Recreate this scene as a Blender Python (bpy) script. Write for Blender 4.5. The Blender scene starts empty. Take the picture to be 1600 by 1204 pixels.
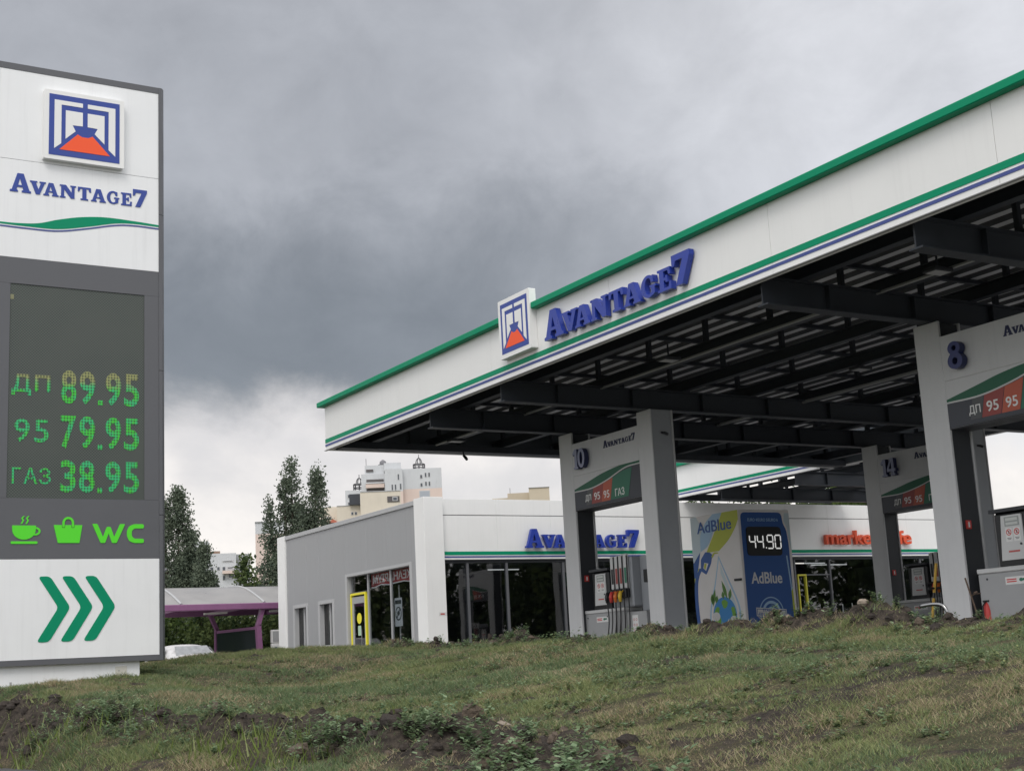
import bpy, math, random
import numpy as np
from mathutils import Vector, Matrix
from mathutils.geometry import tessellate_polygon
random.seed(7); RNG = np.random.default_rng(11)
R = math.radians
scene = bpy.context.scene
COL = scene.collection

# ------------------------------------------------------------------ camera
F_PX, PITCH, ROLL, YAW = 2179.95, 0.196448, -0.052492, 0.541825   # for a 1600 px wide picture
cy, sy, cp, sp = math.cos(YAW), math.sin(YAW), math.cos(PITCH), math.sin(PITCH)
fwd = Vector((sy*cp, cy*cp, sp)); rt = Vector((cy, -sy, 0)); up = rt.cross(fwd)
cr, sr = math.cos(ROLL), math.sin(ROLL)
r2 = rt*cr + up*sr; u2 = up*cr - rt*sr
cam_d = bpy.data.cameras.new("camera"); cam = bpy.data.objects.new("camera", cam_d); COL.objects.link(cam)
cam.matrix_world = Matrix(((r2.x, u2.x, -fwd.x, 0), (r2.y, u2.y, -fwd.y, 0), (r2.z, u2.z, -fwd.z, 0), (0, 0, 0, 1)))
cam_d.sensor_width = 36; cam_d.lens = 36*F_PX/1600; cam_d.clip_start = .1; cam_d.clip_end = 4000
scene.camera = cam

# ------------------------------------------------------------------ exposure, sun, sky
scene.view_settings.view_transform = 'Standard'; scene.view_settings.look = 'None'
scene.view_settings.exposure = 0.12; scene.view_settings.gamma = 1.0
SUN_EL, SUN_AZ = R(50), R(-140)          # azimuth from +Y towards +X
sun_d = bpy.data.lights.new("sun", 'SUN'); sun = bpy.data.objects.new("sun", sun_d); COL.objects.link(sun)
sun_d.energy = 1.25; sun_d.angle = R(25); sun_d.color = (1, .96, .9)
sd = Vector((math.sin(SUN_AZ)*math.cos(SUN_EL), math.cos(SUN_AZ)*math.cos(SUN_EL), math.sin(SUN_EL)))
sun.rotation_euler = sd.to_track_quat('Z', 'Y').to_euler()

world = bpy.data.worlds.new("World"); scene.world = world; world.use_nodes = True
wt = world.node_tree; wt.nodes.clear()
def N(t, kind, **kw):
    n = t.nodes.new(kind)
    for k, v in kw.items():
        if k in n.inputs and not hasattr(n, k): n.inputs[k].default_value = v
        else: setattr(n, k, v)
    return n
def math_n(t, op, a, b=None, c=None, clamp=False):
    n = t.nodes.new('ShaderNodeMath'); n.operation = op; n.use_clamp = clamp
    for i, v in enumerate((a, b, c)):
        if v is None: continue
        if isinstance(v, (int, float)): n.inputs[i].default_value = v
        else: t.links.new(v, n.inputs[i])
    return n.outputs[0]
def maprange(t, v, a, b, c=0., d=1., smooth=True):
    n = t.nodes.new('ShaderNodeMapRange'); n.interpolation_type = 'SMOOTHSTEP' if smooth else 'LINEAR'
    t.links.new(v, n.inputs[0])
    for i, x in enumerate((a, b, c, d)): n.inputs[i+1].default_value = x
    return n.outputs[0]
def mixc(t, f, a, b, bt='MIX'):
    n = t.nodes.new('ShaderNodeMix'); n.data_type = 'RGBA'; n.blend_type = bt
    if isinstance(f, (int, float)): n.inputs[0].default_value = f
    else: t.links.new(f, n.inputs[0])
    for i, v in ((6, a), (7, b)):
        if isinstance(v, tuple): n.inputs[i].default_value = (*v, 1)
        else: t.links.new(v, n.inputs[i])
    return n.outputs[2]
def noise(t, vec, scale, detail=4, rough=.55, dist=0.):
    n = t.nodes.new('ShaderNodeTexNoise'); n.inputs['Scale'].default_value = scale
    n.inputs['Detail'].default_value = detail; n.inputs['Roughness'].default_value = rough
    n.inputs['Distortion'].default_value = dist
    if vec is not None: t.links.new(vec, n.inputs['Vector'])
    return n.outputs['Fac']
def build_sky():
    t = wt
    sky = t.nodes.new('ShaderNodeTexSky'); sky.sky_type = 'NISHITA'; sky.sun_disc = False
    sky.sun_elevation = SUN_EL; sky.sun_rotation = SUN_AZ
    tc = t.nodes.new('ShaderNodeTexCoord'); sep = t.nodes.new('ShaderNodeSeparateXYZ')
    t.links.new(tc.outputs['Generated'], sep.inputs[0])
    x, y, z = sep.outputs
    az = math_n(t, 'MULTIPLY', math_n(t, 'ARCTAN2', x, y), 57.2958)
    el = math_n(t, 'MULTIPLY', math_n(t, 'ARCSINE', z), 57.2958)
    com = t.nodes.new('ShaderNodeCombineXYZ')
    t.links.new(math_n(t, 'MULTIPLY', az, .062), com.inputs[0]); t.links.new(math_n(t, 'MULTIPLY', el, .074), com.inputs[1])
    v = com.outputs[0]
    n1 = noise(t, v, 1.25, 7, .55, .25); n2 = noise(t, v, 2.9, 9, .60, .3); n3 = noise(t, v, .6, 3, .5, .2)
    w1 = math_n(t, 'MULTIPLY', math_n(t, 'SUBTRACT', n1, .5), 7.5)
    w2 = math_n(t, 'MULTIPLY', math_n(t, 'SUBTRACT', n2, .5), 5.0)
    elw = math_n(t, 'ADD', el, math_n(t, 'ADD', w1, w2))
    # bright gap under the cloud base, lower towards the right
    base = math_n(t, 'SUBTRACT', elw, math_n(t, 'MULTIPLY', math_n(t, 'SUBTRACT', az, 18.), -.07))
    deck = maprange(t, base, 8.9, 12.0)
    # darkness of the deck: a heavy belly left of centre
    dx = math_n(t, 'DIVIDE', math_n(t, 'SUBTRACT', az, 20.5), 17.)
    dy = math_n(t, 'DIVIDE', math_n(t, 'SUBTRACT', math_n(t, 'ADD', elw, math_n(t, 'MULTIPLY', math_n(t, 'SUBTRACT', az, 20.), -.16)), 11.9), 6.6)
    rr = math_n(t, 'ADD', math_n(t, 'MULTIPLY', dx, dx), math_n(t, 'MULTIPLY', dy, dy))
    belly = maprange(t, rr, 0.0, 1.7, 1., 0.)
    lite = maprange(t, math_n(t, 'ADD', az, math_n(t, 'MULTIPLY', w1, 1.2)), 26., 47.)
    deckc = mixc(t, lite, (.365, .375, .40), (.61, .615, .64))
    deckc = mixc(t, math_n(t, 'MULTIPLY', belly, .86), deckc, (.162, .174, .189))
    var = math_n(t, 'ADD', .72, math_n(t, 'MULTIPLY', n2, .56))
    cv = t.nodes.new('ShaderNodeVectorMath'); cv.operation = 'SCALE'
    t.links.new(deckc, cv.inputs[0]); t.links.new(var, cv.inputs['Scale'])
    low = mixc(t, maprange(t, n1, .36, .62), (.64, .615, .61), (.92, .86, .81))
    vis = mixc(t, deck, low, cv.outputs[0])
    # the rest of the overcast dome (overhead and behind the camera) is brighter
    over = maprange(t, el, 30., 62., 0., 1.)
    d_az = math_n(t, 'ABSOLUTE', math_n(t, 'SUBTRACT', az, 30.))
    back = maprange(t, d_az, 45., 110., 0., 1.)
    br = math_n(t, 'MAXIMUM', over, back)
    dome = mixc(t, n3, (.90, .93, 1.0), (1.25, 1.22, 1.2))
    allc = mixc(t, br, vis, dome)
    below = maprange(t, el, -4., 0., 0., 1.)
    allc = mixc(t, below, (.25, .25, .25), allc)
    b1 = t.nodes.new('ShaderNodeBackground'); b1.inputs[1].default_value = 1.0; t.links.new(allc, b1.inputs[0])
    b2 = t.nodes.new('ShaderNodeBackground'); b2.inputs[1].default_value = .05*.25; t.links.new(sky.outputs[0], b2.inputs[0])
    ad = t.nodes.new('ShaderNodeAddShader'); t.links.new(b1.outputs[0], ad.inputs[0]); t.links.new(b2.outputs[0], ad.inputs[1])
    out = t.nodes.new('ShaderNodeOutputWorld'); t.links.new(ad.outputs[0], out.inputs[0])
build_sky()

# ------------------------------------------------------------------ materials
MATS = {}
def mat(name, col, rough=.6, metal=0., var=.0, vscale=3., streak=0., bump=0., bscale=40., emit=None, estr=1., spec=.5, alpha=None):
    if name in MATS: return MATS[name]
    m = bpy.data.materials.new(name); m.use_nodes = True; t = m.node_tree
    b = t.nodes['Principled BSDF']
    b.inputs['Base Color'].default_value = (*col, 1); b.inputs['Roughness'].default_value = rough
    b.inputs['Metallic'].default_value = metal; b.inputs['Specular IOR Level'].default_value = spec
    geo = t.nodes.new('ShaderNodeNewGeometry')
    if var or streak:
        c = None
        n = noise(t, geo.outputs['Position'], vscale, 5, .6)
        f = maprange(t, n, .3, .7, 1-var, 1+var*.5, False)
        if streak:
            mp = t.nodes.new('ShaderNodeMapping'); mp.inputs['Scale'].default_value = (7, 7, .35)
            t.links.new(geo.outputs['Position'], mp.inputs[0])
            s = noise(t, mp.outputs[0], 2.2, 4, .6)
            f = math_n(t, 'MULTIPLY', f, maprange(t, s, .52, .75, 1., 1-streak, False))
        vm = t.nodes.new('ShaderNodeVectorMath'); vm.operation = 'SCALE'; vm.inputs[0].default_value = col
        t.links.new(f, vm.inputs['Scale']); t.links.new(vm.outputs[0], b.inputs['Base Color'])
        t.links.new(maprange(t, n, .3, .7, max(0, rough-.08), min(1, rough+.1), False), b.inputs['Roughness'])
    if bump:
        n = noise(t, geo.outputs['Position'], bscale, 3, .6); bp = t.nodes.new('ShaderNodeBump')
        bp.inputs['Strength'].default_value = bump; bp.inputs['Distance'].default_value = .02
        t.links.new(n, bp.inputs['Height']); t.links.new(bp.outputs[0], b.inputs['Normal'])
    if emit:
        b.inputs['Emission Color'].default_value = (*emit, 1); b.inputs['Emission Strength'].default_value = estr
    MATS[name] = m; return m
WHITE = mat('white_composite', (.82, .82, .805), .42, var=.03, vscale=1.2, streak=.035)
WHITE_P = mat('white_pylon', (.83, .84, .845), .4, var=.03, vscale=1.5, streak=.055)
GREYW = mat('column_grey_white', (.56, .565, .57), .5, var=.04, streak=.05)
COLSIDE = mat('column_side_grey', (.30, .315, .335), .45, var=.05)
CHAR = mat('charcoal_frame', (.105, .108, .118), .5, var=.06)
CHAR_D = mat('charcoal_dark', (.028, .031, .037), .5, var=.1)
STEEL = mat('navy_steel', (.030, .036, .046), .55, var=.2)
FASC_IN = mat('fascia_back', (.10, .115, .13), .6, var=.12)
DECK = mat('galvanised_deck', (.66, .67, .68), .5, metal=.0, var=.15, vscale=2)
FLUTE_SHADE = mat('deck_flute_shade', (.11, .115, .125), .6, var=.3)  # shade of the deck recesses, put into the colour of the upper flutes
GREEN = mat('sign_green', (.0, .26, .13), .5, var=.03, spec=.2)
GREEN_D = mat('sign_dark_green', (.004, .10, .05), .45)
BLUE = mat('sign_blue', (.022, .055, .30), .35, var=.04)
BLUE_S = mat('stripe_blue', (.05, .075, .26), .45)
NAVY = mat('letter_navy', (.012, .018, .07), .45)
LETTER = mat('letter_blue', (.018, .045, .33), .32, var=.1, vscale=6)
ORANGE = mat('logo_orange', (.92, .12, .045), .5, spec=.2)
GREYP = mat('store_panel_grey', (.315, .32, .328), .45, var=.05, vscale=.8, streak=.07)
LGREY = mat('light_grey_trim', (.42, .425, .43), .5, var=.05)
DGREY = mat('dispenser_grey', (.34, .345, .35), .45, var=.06)
LGD = mat('dispenser_light', (.55, .555, .55), .45, var=.05)
BLACK = mat('black_plastic', (.012, .013, .015), .4)
RUBBER = mat('rubber', (.010, .010, .011), .5)
RED = mat('red', (.55, .05, .045), .45); TILE_R = mat('tile_dusty_red', (.30, .062, .055), .5); TILE_O = mat('tile_orange', (.47, .105, .06), .5)
TILE_G = mat('tile_green', (.03, .16, .10), .5); TILE_N = mat('tile_navy', (.045, .05, .065), .45); TEXTW = mat('text_white', (.75, .75, .74), .5)
YELLOW = mat('yellow', (.78, .70, .04), .5); YELLOW2 = mat('pole_yellow', (.62, .38, .05), .5, var=.1)
PURPLE = mat('purple_paint', (.23, .095, .20), .45, var=.12)
CHROME = mat('chrome', (.30, .30, .30), .25, metal=1.)
RUST = mat('rusty_iron', (.07, .045, .03), .8, var=.3)
ORANGE_L = mat('market_orange', (.72, .09, .03), .4, var=.06)
STICK = mat('sticker_white', (.68, .68, .67), .5, var=.06, vscale=30)
LIME = mat('backlit_lime', (.05, .35, .01), .4, emit=(.055, .52, .012), estr=.5)
CONC = mat('concrete_apron', (.34, .335, .325), .85, var=.2, vscale=.6, bump=.2)
ASPH = mat('asphalt', (.075, .075, .078), .9, var=.25, vscale=1.5, bump=.5, bscale=90)
ALB = mat('print_blue', (.028, .105, .35), .4); PBL = mat('print_light_blue', (.38, .57, .75), .4); PGR = mat('print_lime', (.50, .55, .05), .45)
PWH = mat('print_white', (.82, .79, .765), .45, var=.03); PDG = mat('print_leaf', (.10, .24, .04), .5); PLT = mat('print_pale', (.60, .70, .74), .4)
LCDW = mat('lcd_digit', (.5, .5, .5), .4, emit=(.8, .8, .78), estr=.55)
def led_mats():
    m = bpy.data.materials.new('led_panel'); m.use_nodes = True; t = m.node_tree; b = t.nodes['Principled BSDF']
    geo = t.nodes.new('ShaderNodeNewGeometry'); sep = t.nodes.new('ShaderNodeSeparateXYZ'); t.links.new(geo.outputs['Position'], sep.inputs[0])
    def grid(v, s): 
        return math_n(t, 'SINE', math_n(t, 'MULTIPLY', v, s))
    g = math_n(t, 'MULTIPLY', grid(sep.outputs[0], 6.2832/.036), grid(sep.outputs[2], 6.2832/.036))
    big = noise(t, geo.outputs['Position'], 1.1, 3)
    mx = mixc(t, maprange(t, g, -.6, .6), (.034, .043, .039), (.092, .107, .095))
    mx = mixc(t, maprange(t, big, .35, .65), mx, mixc(t, .5, mx, (.075, .085, .075)))
    t.links.new(mx, b.inputs['Base Color']); b.inputs['Roughness'].default_value = .6
    MATS['led_panel'] = m
    m = bpy.data.materials.new('led_digit'); m.use_nodes = True; t = m.node_tree; b = t.nodes['Principled BSDF']
    geo = t.nodes.new('ShaderNodeNewGeometry'); sep = t.nodes.new('ShaderNodeSeparateXYZ'); t.links.new(geo.outputs['Position'], sep.inputs[0])
    n = noise(t, geo.outputs['Position'], 7, 3); n2 = noise(t, geo.outputs['Position'], 3.1, 2)
    c = mixc(t, maprange(t, n, .42, .6), (.0, .50, .16), (.02, .58, .01))
    tan = maprange(t, math_n(t, 'ADD', sep.outputs[2], math_n(t, 'MULTIPLY', math_n(t, 'SUBTRACT', n, .5), .25)), 3.60, 3.72)
    c = mixc(t, tan, c, (.30, .29, .10))
    gx = math_n(t, 'SINE', math_n(t, 'MULTIPLY', sep.outputs[0], 6.2832/.036)); gz = math_n(t, 'SINE', math_n(t, 'MULTIPLY', sep.outputs[2], 6.2832/.036))
    dots = maprange(t, math_n(t, 'ADD', gx, gz), -1.2, .5, .18, 1.)
    b.inputs['Base Color'].default_value = (.03, .05, .03, 1)
    t.links.new(c, b.inputs['Emission Color']); t.links.new(math_n(t, 'MULTIPLY', dots, .66), b.inputs['Emission Strength'])
    MATS['led_digit'] = m
led_mats()
def glass_mat(name, tint, refl=.75, through=.5):
    m = bpy.data.materials.new(name); m.use_nodes = True; t = m.node_tree; t.nodes.remove(t.nodes['Principled BSDF'])
    out = t.nodes['Material Output']
    gl = t.nodes.new('ShaderNodeBsdfGlossy'); gl.inputs['Roughness'].default_value = .015; gl.inputs['Color'].default_value = (refl, refl, refl, 1)
    tr = t.nodes.new('ShaderNodeBsdfTransparent'); tr.inputs[0].default_value = (*tint, 1)
    fr = t.nodes.new('ShaderNodeFresnel'); fr.inputs[0].default_value = 1.75
    geo = t.nodes.new('ShaderNodeNewGeometry'); n = noise(t, geo.outputs['Position'], .5, 2)
    bp = t.nodes.new('ShaderNodeBump'); bp.inputs['Strength'].default_value = .05; bp.inputs['Distance'].default_value = .05
    t.links.new(n, bp.inputs['Height']); t.links.new(bp.outputs[0], gl.inputs['Normal'])
    mx = t.nodes.new('ShaderNodeMixShader'); t.links.new(math_n(t, 'MULTIPLY', math_n(t, 'ADD', fr.outputs[0], .04), math_n(t, 'SUBTRACT', 1., geo.outputs['Backfacing'])), mx.inputs[0])
    t.links.new(tr.outputs[0], mx.inputs[1]); t.links.new(gl.outputs[0], mx.inputs[2]); t.links.new(mx.outputs[0], out.inputs[0])
    MATS[name] = m; return m
GLASS = glass_mat('shop_glass', (.66, .69, .72)); SGLASS = glass_mat('side_glass', (.82, .84, .85), .8); GLASS2 = glass_mat('window_glass', (.5, .52, .53))
def leaf_mat(name, c1, c2, tr=.25):
    m = bpy.data.materials.new(name); m.use_nodes = True; t = m.node_tree; b = t.nodes['Principled BSDF']
    geo = t.nodes.new('ShaderNodeNewGeometry'); n = noise(t, geo.outputs['Position'], 1.6, 4, .65)
    rnd = geo.outputs['Random Per Island']
    f = math_n(t, 'ADD', math_n(t, 'MULTIPLY', n, .7), math_n(t, 'MULTIPLY', rnd, .35))
    c = mixc(t, maprange(t, f, .32, .75), c1, c2); t.links.new(c, b.inputs['Base Color'])
    b.inputs['Roughness'].default_value = .7; b.inputs['Specular IOR Level'].default_value = .12
    tr_ = t.nodes.new('ShaderNodeBsdfTranslucent'); t.links.new(c, tr_.inputs[0]); mx = t.nodes.new('ShaderNodeMixShader'); mx.inputs[0].default_value = .38
    t.links.new(b.outputs[0], mx.inputs[1]); t.links.new(tr_.outputs[0], mx.inputs[2]); t.links.new(mx.outputs[0], t.nodes['Material Output'].inputs[0])
    MATS[name] = m; return m
leaf_mat('poplar_leaf', (.105, .135, .10), (.185, .22, .155)); leaf_mat('hedge_leaf', (.035, .06, .026), (.14, .18, .065))
leaf_mat('bright_leaf', (.04, .07, .02), (.11, .15, .045))
leaf_mat('grass_green', (.165, .20, .085), (.31, .345, .155)); leaf_mat('grass_dry', (.30, .245, .15), (.50, .42, .28))
leaf_mat('grass_dark', (.115, .17, .085), (.22, .285, .15)); leaf_mat('weed_leaf', (.17, .255, .14), (.31, .40, .24)); leaf_mat('long_grass', (.10, .15, .03), (.22, .28, .08))
BARK = mat('bark', (.07, .055, .042), .9, var=.3)

# ------------------------------------------------------------------ builders
def put(o, parent=None):
    COL.objects.link(o)
    if parent is not None: o.parent = parent
    return o
def tag(o, label=None, cat=None, group=None, kind=None):
    if label: o['label'] = label
    if cat: o['category'] = cat
    if group: o['group'] = group
    if kind: o['kind'] = kind
    return o
def thing(name, loc, label, cat, group=None):
    o = bpy.data.objects.new(name, None); o.location = loc; o.empty_display_size = .2
    put(o); return tag(o, label, cat, group)
def root_loc(p):
    while p is not None and p.parent is not None: p = p.parent
    return Vector((0, 0, 0)) if p is None else p.location
class MB:
    def __init__(s): s.v = []; s.f = []; s.m = []
    def add(s, vs, fs, m=0):
        o = len(s.v); s.v += [tuple(v) for v in vs]; s.f += [tuple(i+o for i in f) for f in fs]; s.m += [m]*len(fs)
        return s
    def box(s, x0, x1, y0, y1, z0, z1, m=0):
        return s.hexa([(x0,y0,z0),(x1,y0,z0),(x1,y1,z0),(x0,y1,z0),(x0,y0,z1),(x1,y0,z1),(x1,y1,z1),(x0,y1,z1)], m)
    def hexa(s, p, m=0):
        return s.add(p, [(3,2,1,0),(4,5,6,7),(0,1,5,4),(1,2,6,5),(2,3,7,6),(3,0,4,7)], m)
    def bbox(s, x0, x1, y0, y1, z0, z1, b=.012, m=0):   # box with all 12 edges chamfered
        vs = []; 
        for ax in range(3):
            for sx in (0, 1):
                for sy_ in (0, 1):
                    for sz in (0, 1):
                        c = [(x0, x1)[sx], (y0, y1)[sy_], (z0, z1)[sz]]; sg = [1-2*sx, 1-2*sy_, 1-2*sz]
                        for a in range(3):
                            if a != ax: c[a] += b*sg[a]
                        vs.append(tuple(c))
        def I(ax, a, b_, c): return ax*8+a*4+b_*2+c
        fs = []
        for k in (0, 1):
            fs.append([I(0,k,0,0),I(0,k,1,0),I(0,k,1,1),I(0,k,0,1)]); fs.append([I(1,0,k,0),I(1,0,k,1),I(1,1,k,1),I(1,1,k,0)]); fs.append([I(2,0,0,k),I(2,1,0,k),I(2,1,1,k),I(2,0,1,k)])
        for a in (0, 1):
            for b_ in (0, 1):
                fs.append([I(0,a,b_,0),I(0,a,b_,1),I(1,a,b_,1),I(1,a,b_,0)])
                fs.append([I(0,a,0,b_),I(0,a,1,b_),I(2,a,1,b_),I(2,a,0,b_)])
                fs.append([I(1,0,a,b_),I(1,1,a,b_),I(2,1,a,b_),I(2,0,a,b_)])
                for c in (0, 1): fs.append([I(0,a,b_,c),I(1,a,b_,c),I(2,a,b_,c)])
        ctr = Vector(((x0+x1)/2, (y0+y1)/2, (z0+z1)/2)); out = []
        uq = fs[:6]+[f for f in fs[6:]]; seen = set()
        for f in uq:
            k = tuple(sorted(f))
            if k in seen: continue
            seen.add(k)
            p = [Vector(vs[i]) for i in f]; n = (p[1]-p[0]).cross(p[2]-p[0]); cc = sum(p, Vector())/len(p)
            out.append(tuple(f) if n.dot(cc-ctr) > 0 else tuple(reversed(f)))
        return s.add(vs, out, m)
    def tube(s, pts, rad, n=8, m=0, cap=True):
        pts = [Vector(p) for p in pts]; rads = rad if isinstance(rad, (list, tuple)) else [rad]*len(pts)
        vs = []; prev = None
        for i, p in enumerate(pts):
            d = (pts[min(i+1, len(pts)-1)]-pts[max(i-1, 0)]).normalized()
            a = prev if prev is not None else (Vector((0, 0, 1)) if abs(d.z) < .9 else Vector((1, 0, 0)))
            a = (a - d*a.dot(d)).normalized(); prev = a; b = d.cross(a)
            vs += [p+(a*math.cos(k*2*math.pi/n)+b*math.sin(k*2*math.pi/n))*rads[i] for k in range(n)]
        fs = [(i*n+k, i*n+(k+1) % n, (i+1)*n+(k+1) % n, (i+1)*n+k) for i in range(len(pts)-1) for k in range(n)]
        if cap: fs += [tuple(reversed(range(n))), tuple(range((len(pts)-1)*n, len(pts)*n))]
        return s.add(vs, fs, m)
    def bar(s, a, b, w, h, upv=(0, 0, 1), m=0):
        a = Vector(a); b = Vector(b); d = (b-a).normalized(); sd_ = d.cross(Vector(upv)).normalized(); uu = sd_.cross(d)
        p = []
        for q in (a, b): p += [q-sd_*w/2-uu*h/2, q+sd_*w/2-uu*h/2, q+sd_*w/2+uu*h/2, q-sd_*w/2+uu*h/2]
        return s.add(p, [(0,1,2,3),(7,6,5,4),(0,4,5,1),(1,5,6,2),(2,6,7,3),(3,7,4,0)], m)
    def prism(s, loops, B, d0, d1, m=0, mside=None):
        """loops: 2-D outlines (first outer, rest holes); B = (origin, U, V, W); from depth d0 to d1 along W"""
        O, U, V, W = B
        P = [[Vector((a, b, 0)) for a, b in l] for l in loops]
        tri = tessellate_polygon(P); flat = [q for l in P for q in l]; n = len(flat)
        vs = [O+U*q.x+V*q.y+W*d1 for q in flat]+[O+U*q.x+V*q.y+W*d0 for q in flat]
        front = []
        for t_ in tri:
            a, b, c = (flat[i] for i in t_)
            if (b-a).cross(c-a).z < 0: t_ = t_[::-1]
            front.append(tuple(t_))
        back = [tuple(i+n for i in reversed(t_)) for t_ in front]
        side = []; o = 0
        for li, l in enumerate(P):
            k = len(l); area = sum(l[i].x*l[(i+1) % k].y-l[(i+1) % k].x*l[i].y for i in range(k)); ccw = area > 0
            if li > 0: ccw = not ccw
            for i in range(k):
                j = (i+1) % k; q = (o+i+n, o+j+n, o+j, o+i)
                side.append(q if ccw else q[::-1])
            o += k
        flip = U.cross(V).dot(W) < 0
        if flip: front = [f[::-1] for f in front]; back = [f[::-1] for f in back]; side = [f[::-1] for f in side]
        base = len(s.v); s.add(vs, front+back, m)
        s.f += [tuple(i+base for i in f) for f in side]; s.m += [m if mside is None else mside]*len(side)
        return s
    def build(s, name, mats, parent=None, smooth=False):
        o3 = root_loc(parent); me = bpy.data.meshes.new(name)
        me.from_pydata([(a-o3.x, b-o3.y, c-o3.z) for a, b, c in s.v], [], s.f)
        if not isinstance(mats, (list, tuple)): mats = [mats]
        for m in mats: me.materials.append(m)
        if len(mats) > 1: me.polygons.foreach_set('material_index', s.m)
        if smooth: me.polygons.foreach_set('use_smooth', [True]*len(me.polygons))
        me.update()
        return put(bpy.data.objects.new(name, me), parent)
def copy_thing(root, loc):
    def rec(o, p):
        c = o.copy(); COL.objects.link(c)
        if p is not None: c.parent = p
        for ch in o.children: rec(ch, c)
        return c
    c = rec(root, None); c.location = loc; return c
def text_obj(body, name, B, u0, u1, v0, v1, d0, d1, m, parent, bold=0., shear=0., mirror=False):
    cu = bpy.data.curves.new(name, 'FONT'); cu.body = body; cu.extrude = .5; cu.offset = bold; cu.shear = shear; cu.resolution_u = 6
    o = bpy.data.objects.new(name, cu); COL.objects.link(o)
    bpy.context.view_layer.update()
    me = bpy.data.meshes.new_from_object(o.evaluated_get(bpy.context.evaluated_depsgraph_get()))
    bpy.data.objects.remove(o); bpy.data.curves.remove(cu)
    n = len(me.vertices); co = np.empty(n*3); me.vertices.foreach_get('co', co); co = co.reshape(-1, 3)
    lo, hi = co.min(0), co.max(0); q = (co-lo)/(hi-lo)
    if mirror: q[:, 0] = 1-q[:, 0]
    O, U, V, W = (np.array(a) for a in B)
    p = O+np.outer(u0+q[:, 0]*(u1-u0), U)+np.outer(v0+q[:, 1]*(v1-v0), V)+np.outer(d0+q[:, 2]*(d1-d0), W)-np.array(root_loc(parent))
    me.vertices.foreach_set('co', p.ravel())
    if (np.cross(U, V)@W < 0) != mirror: me.flip_normals()
    me.materials.clear(); me.materials.append(m); me.update(); me.name = name
    return put(bpy.data.objects.new(name, me), parent)
def rect(a, b, c, d): return [(a, c), (b, c), (b, d), (a, d)]
def ell(cx, cy_, rx, ry, n=36, a0=0, a1=360):
    return [(cx+rx*math.cos(R(a0+(a1-a0)*i/n)), cy_+ry*math.sin(R(a0+(a1-a0)*i/n))) for i in range(n if a1-a0 == 360 else n+1)]
def rounded(pts, r, n=5):
    out = []; k = len(pts)
    for i in range(k):
        a, b, c = Vector(pts[i-1]), Vector(pts[i]), Vector(pts[(i+1) % k])
        d1 = (a-b); d2 = (c-b); rr = min(r, d1.length*.45, d2.length*.45); p = b+d1.normalized()*rr; q = b+d2.normalized()*rr
        for j in range(n+1):
            t = j/n; x = p*(1-t)**2+b*2*t*(1-t)+q*t*t; out.append((x.x, x.y))
    return out
def smooth_line(pts, n=6):
    out = []; P = [Vector(p) for p in pts]; P = [P[0]*2-P[1]]+P+[P[-1]*2-P[-2]]
    for i in range(1, len(P)-2):
        for j in range(n):
            t = j/n; a, b, c, d = P[i-1:i+3]
            q = .5*((2*b)+(c-a)*t+(2*a-5*b+4*c-d)*t*t+(-a+3*b-3*c+d)*t**3); out.append((q.x, q.y))
    out.append((P[-2].x, P[-2].y)); return out
X_, Y_, Z_ = Vector((1, 0, 0)), Vector((0, 1, 0)), Vector((0, 0, 1))
def BX(x, y0=0., z0=0.): return (Vector((x, y0, z0)), -Y_, Z_, -X_)      # plane seen from -X: u runs towards -Y
def BY(y, x0=0., z0=0.): return (Vector((x0, y, z0)), X_, Z_, -Y_)       # plane seen from -Y: u runs towards +X
# slab-serif capitals, cap height 1
GL = {
 'A': (1.05, [[(0,0),(.40,0),(.40,.10),(.33,.12),(.365,.27),(.625,.27),(.67,.12),(.59,.10),(.59,0),(1.05,0),(1.05,.10),(.97,.12),(.67,1),(.36,1),(.09,.12),(0,.10)],[(.40,.38),(.595,.38),(.495,.74)]]),
 'V': (1.0, [[(0,1),(0,.9),(.07,.88),(.38,0),(.62,0),(.93,.88),(1,.9),(1,1),(.6,1),(.6,.9),(.69,.88),(.54,.38),(.37,.88),(.46,.9),(.46,1)]]),
 'N': (1.05, [[(0,0),(.37,0),(.37,.1),(.28,.12),(.28,.66),(.72,0),(.95,0),(.95,.88),(1.05,.9),(1.05,1),(.68,1),(.68,.9),(.77,.88),(.77,.44),(.4,1),(0,1),(0,.9),(.09,.88),(.09,.12),(0,.1)]]),
 'T': (.94, [[(.2,0),(.74,0),(.74,.1),(.61,.12),(.61,.87),(.76,.87),(.81,.66),(.94,.66),(.92,1),(.02,1),(0,.66),(.13,.66),(.18,.87),(.33,.87),(.33,.12),(.2,.1)]]),
 'G': (1.0, [ell(.5,.5,.5,.51,22,52,300)+[(.80,.06),(.92,.13),(.92,.40),(1.0,.42),(1.0,.52),(.58,.52),(.58,.42),(.68,.40),(.68,.20)]+ell(.5,.5,.24,.38,16,300,66)[1:]+[(.66,.78),(.70,.64),(.84,.64),(.84,.96),(.76,.96)]]),
 'E': (.9, [[(0,0),(.88,0),(.9,.35),(.77,.35),(.72,.13),(.41,.13),(.41,.45),(.53,.45),(.53,.36),(.65,.36),(.65,.67),(.53,.67),(.53,.58),(.41,.58),(.41,.87),(.69,.87),(.74,.67),(.86,.67),(.84,1),(0,1),(0,.9),(.12,.88),(.12,.12),(0,.1)]]),
 '7': (.95, [[(0,1),(0,.64),(.13,.64),(.2,.80),(.58,.80),(.16,0),(.5,0),(.95,.84),(.95,1)]])}
WORD = [('A',0,.148,1.0),('V',.14,.252,.70),('A',.235,.345,.70),('N',.352,.470,.70),('T',.482,.58,.70),('A',.580,.69,.70),('G',.697,.79,.70),('E',.803,.885,.70),('7',.893,1.0,.97)]
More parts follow.
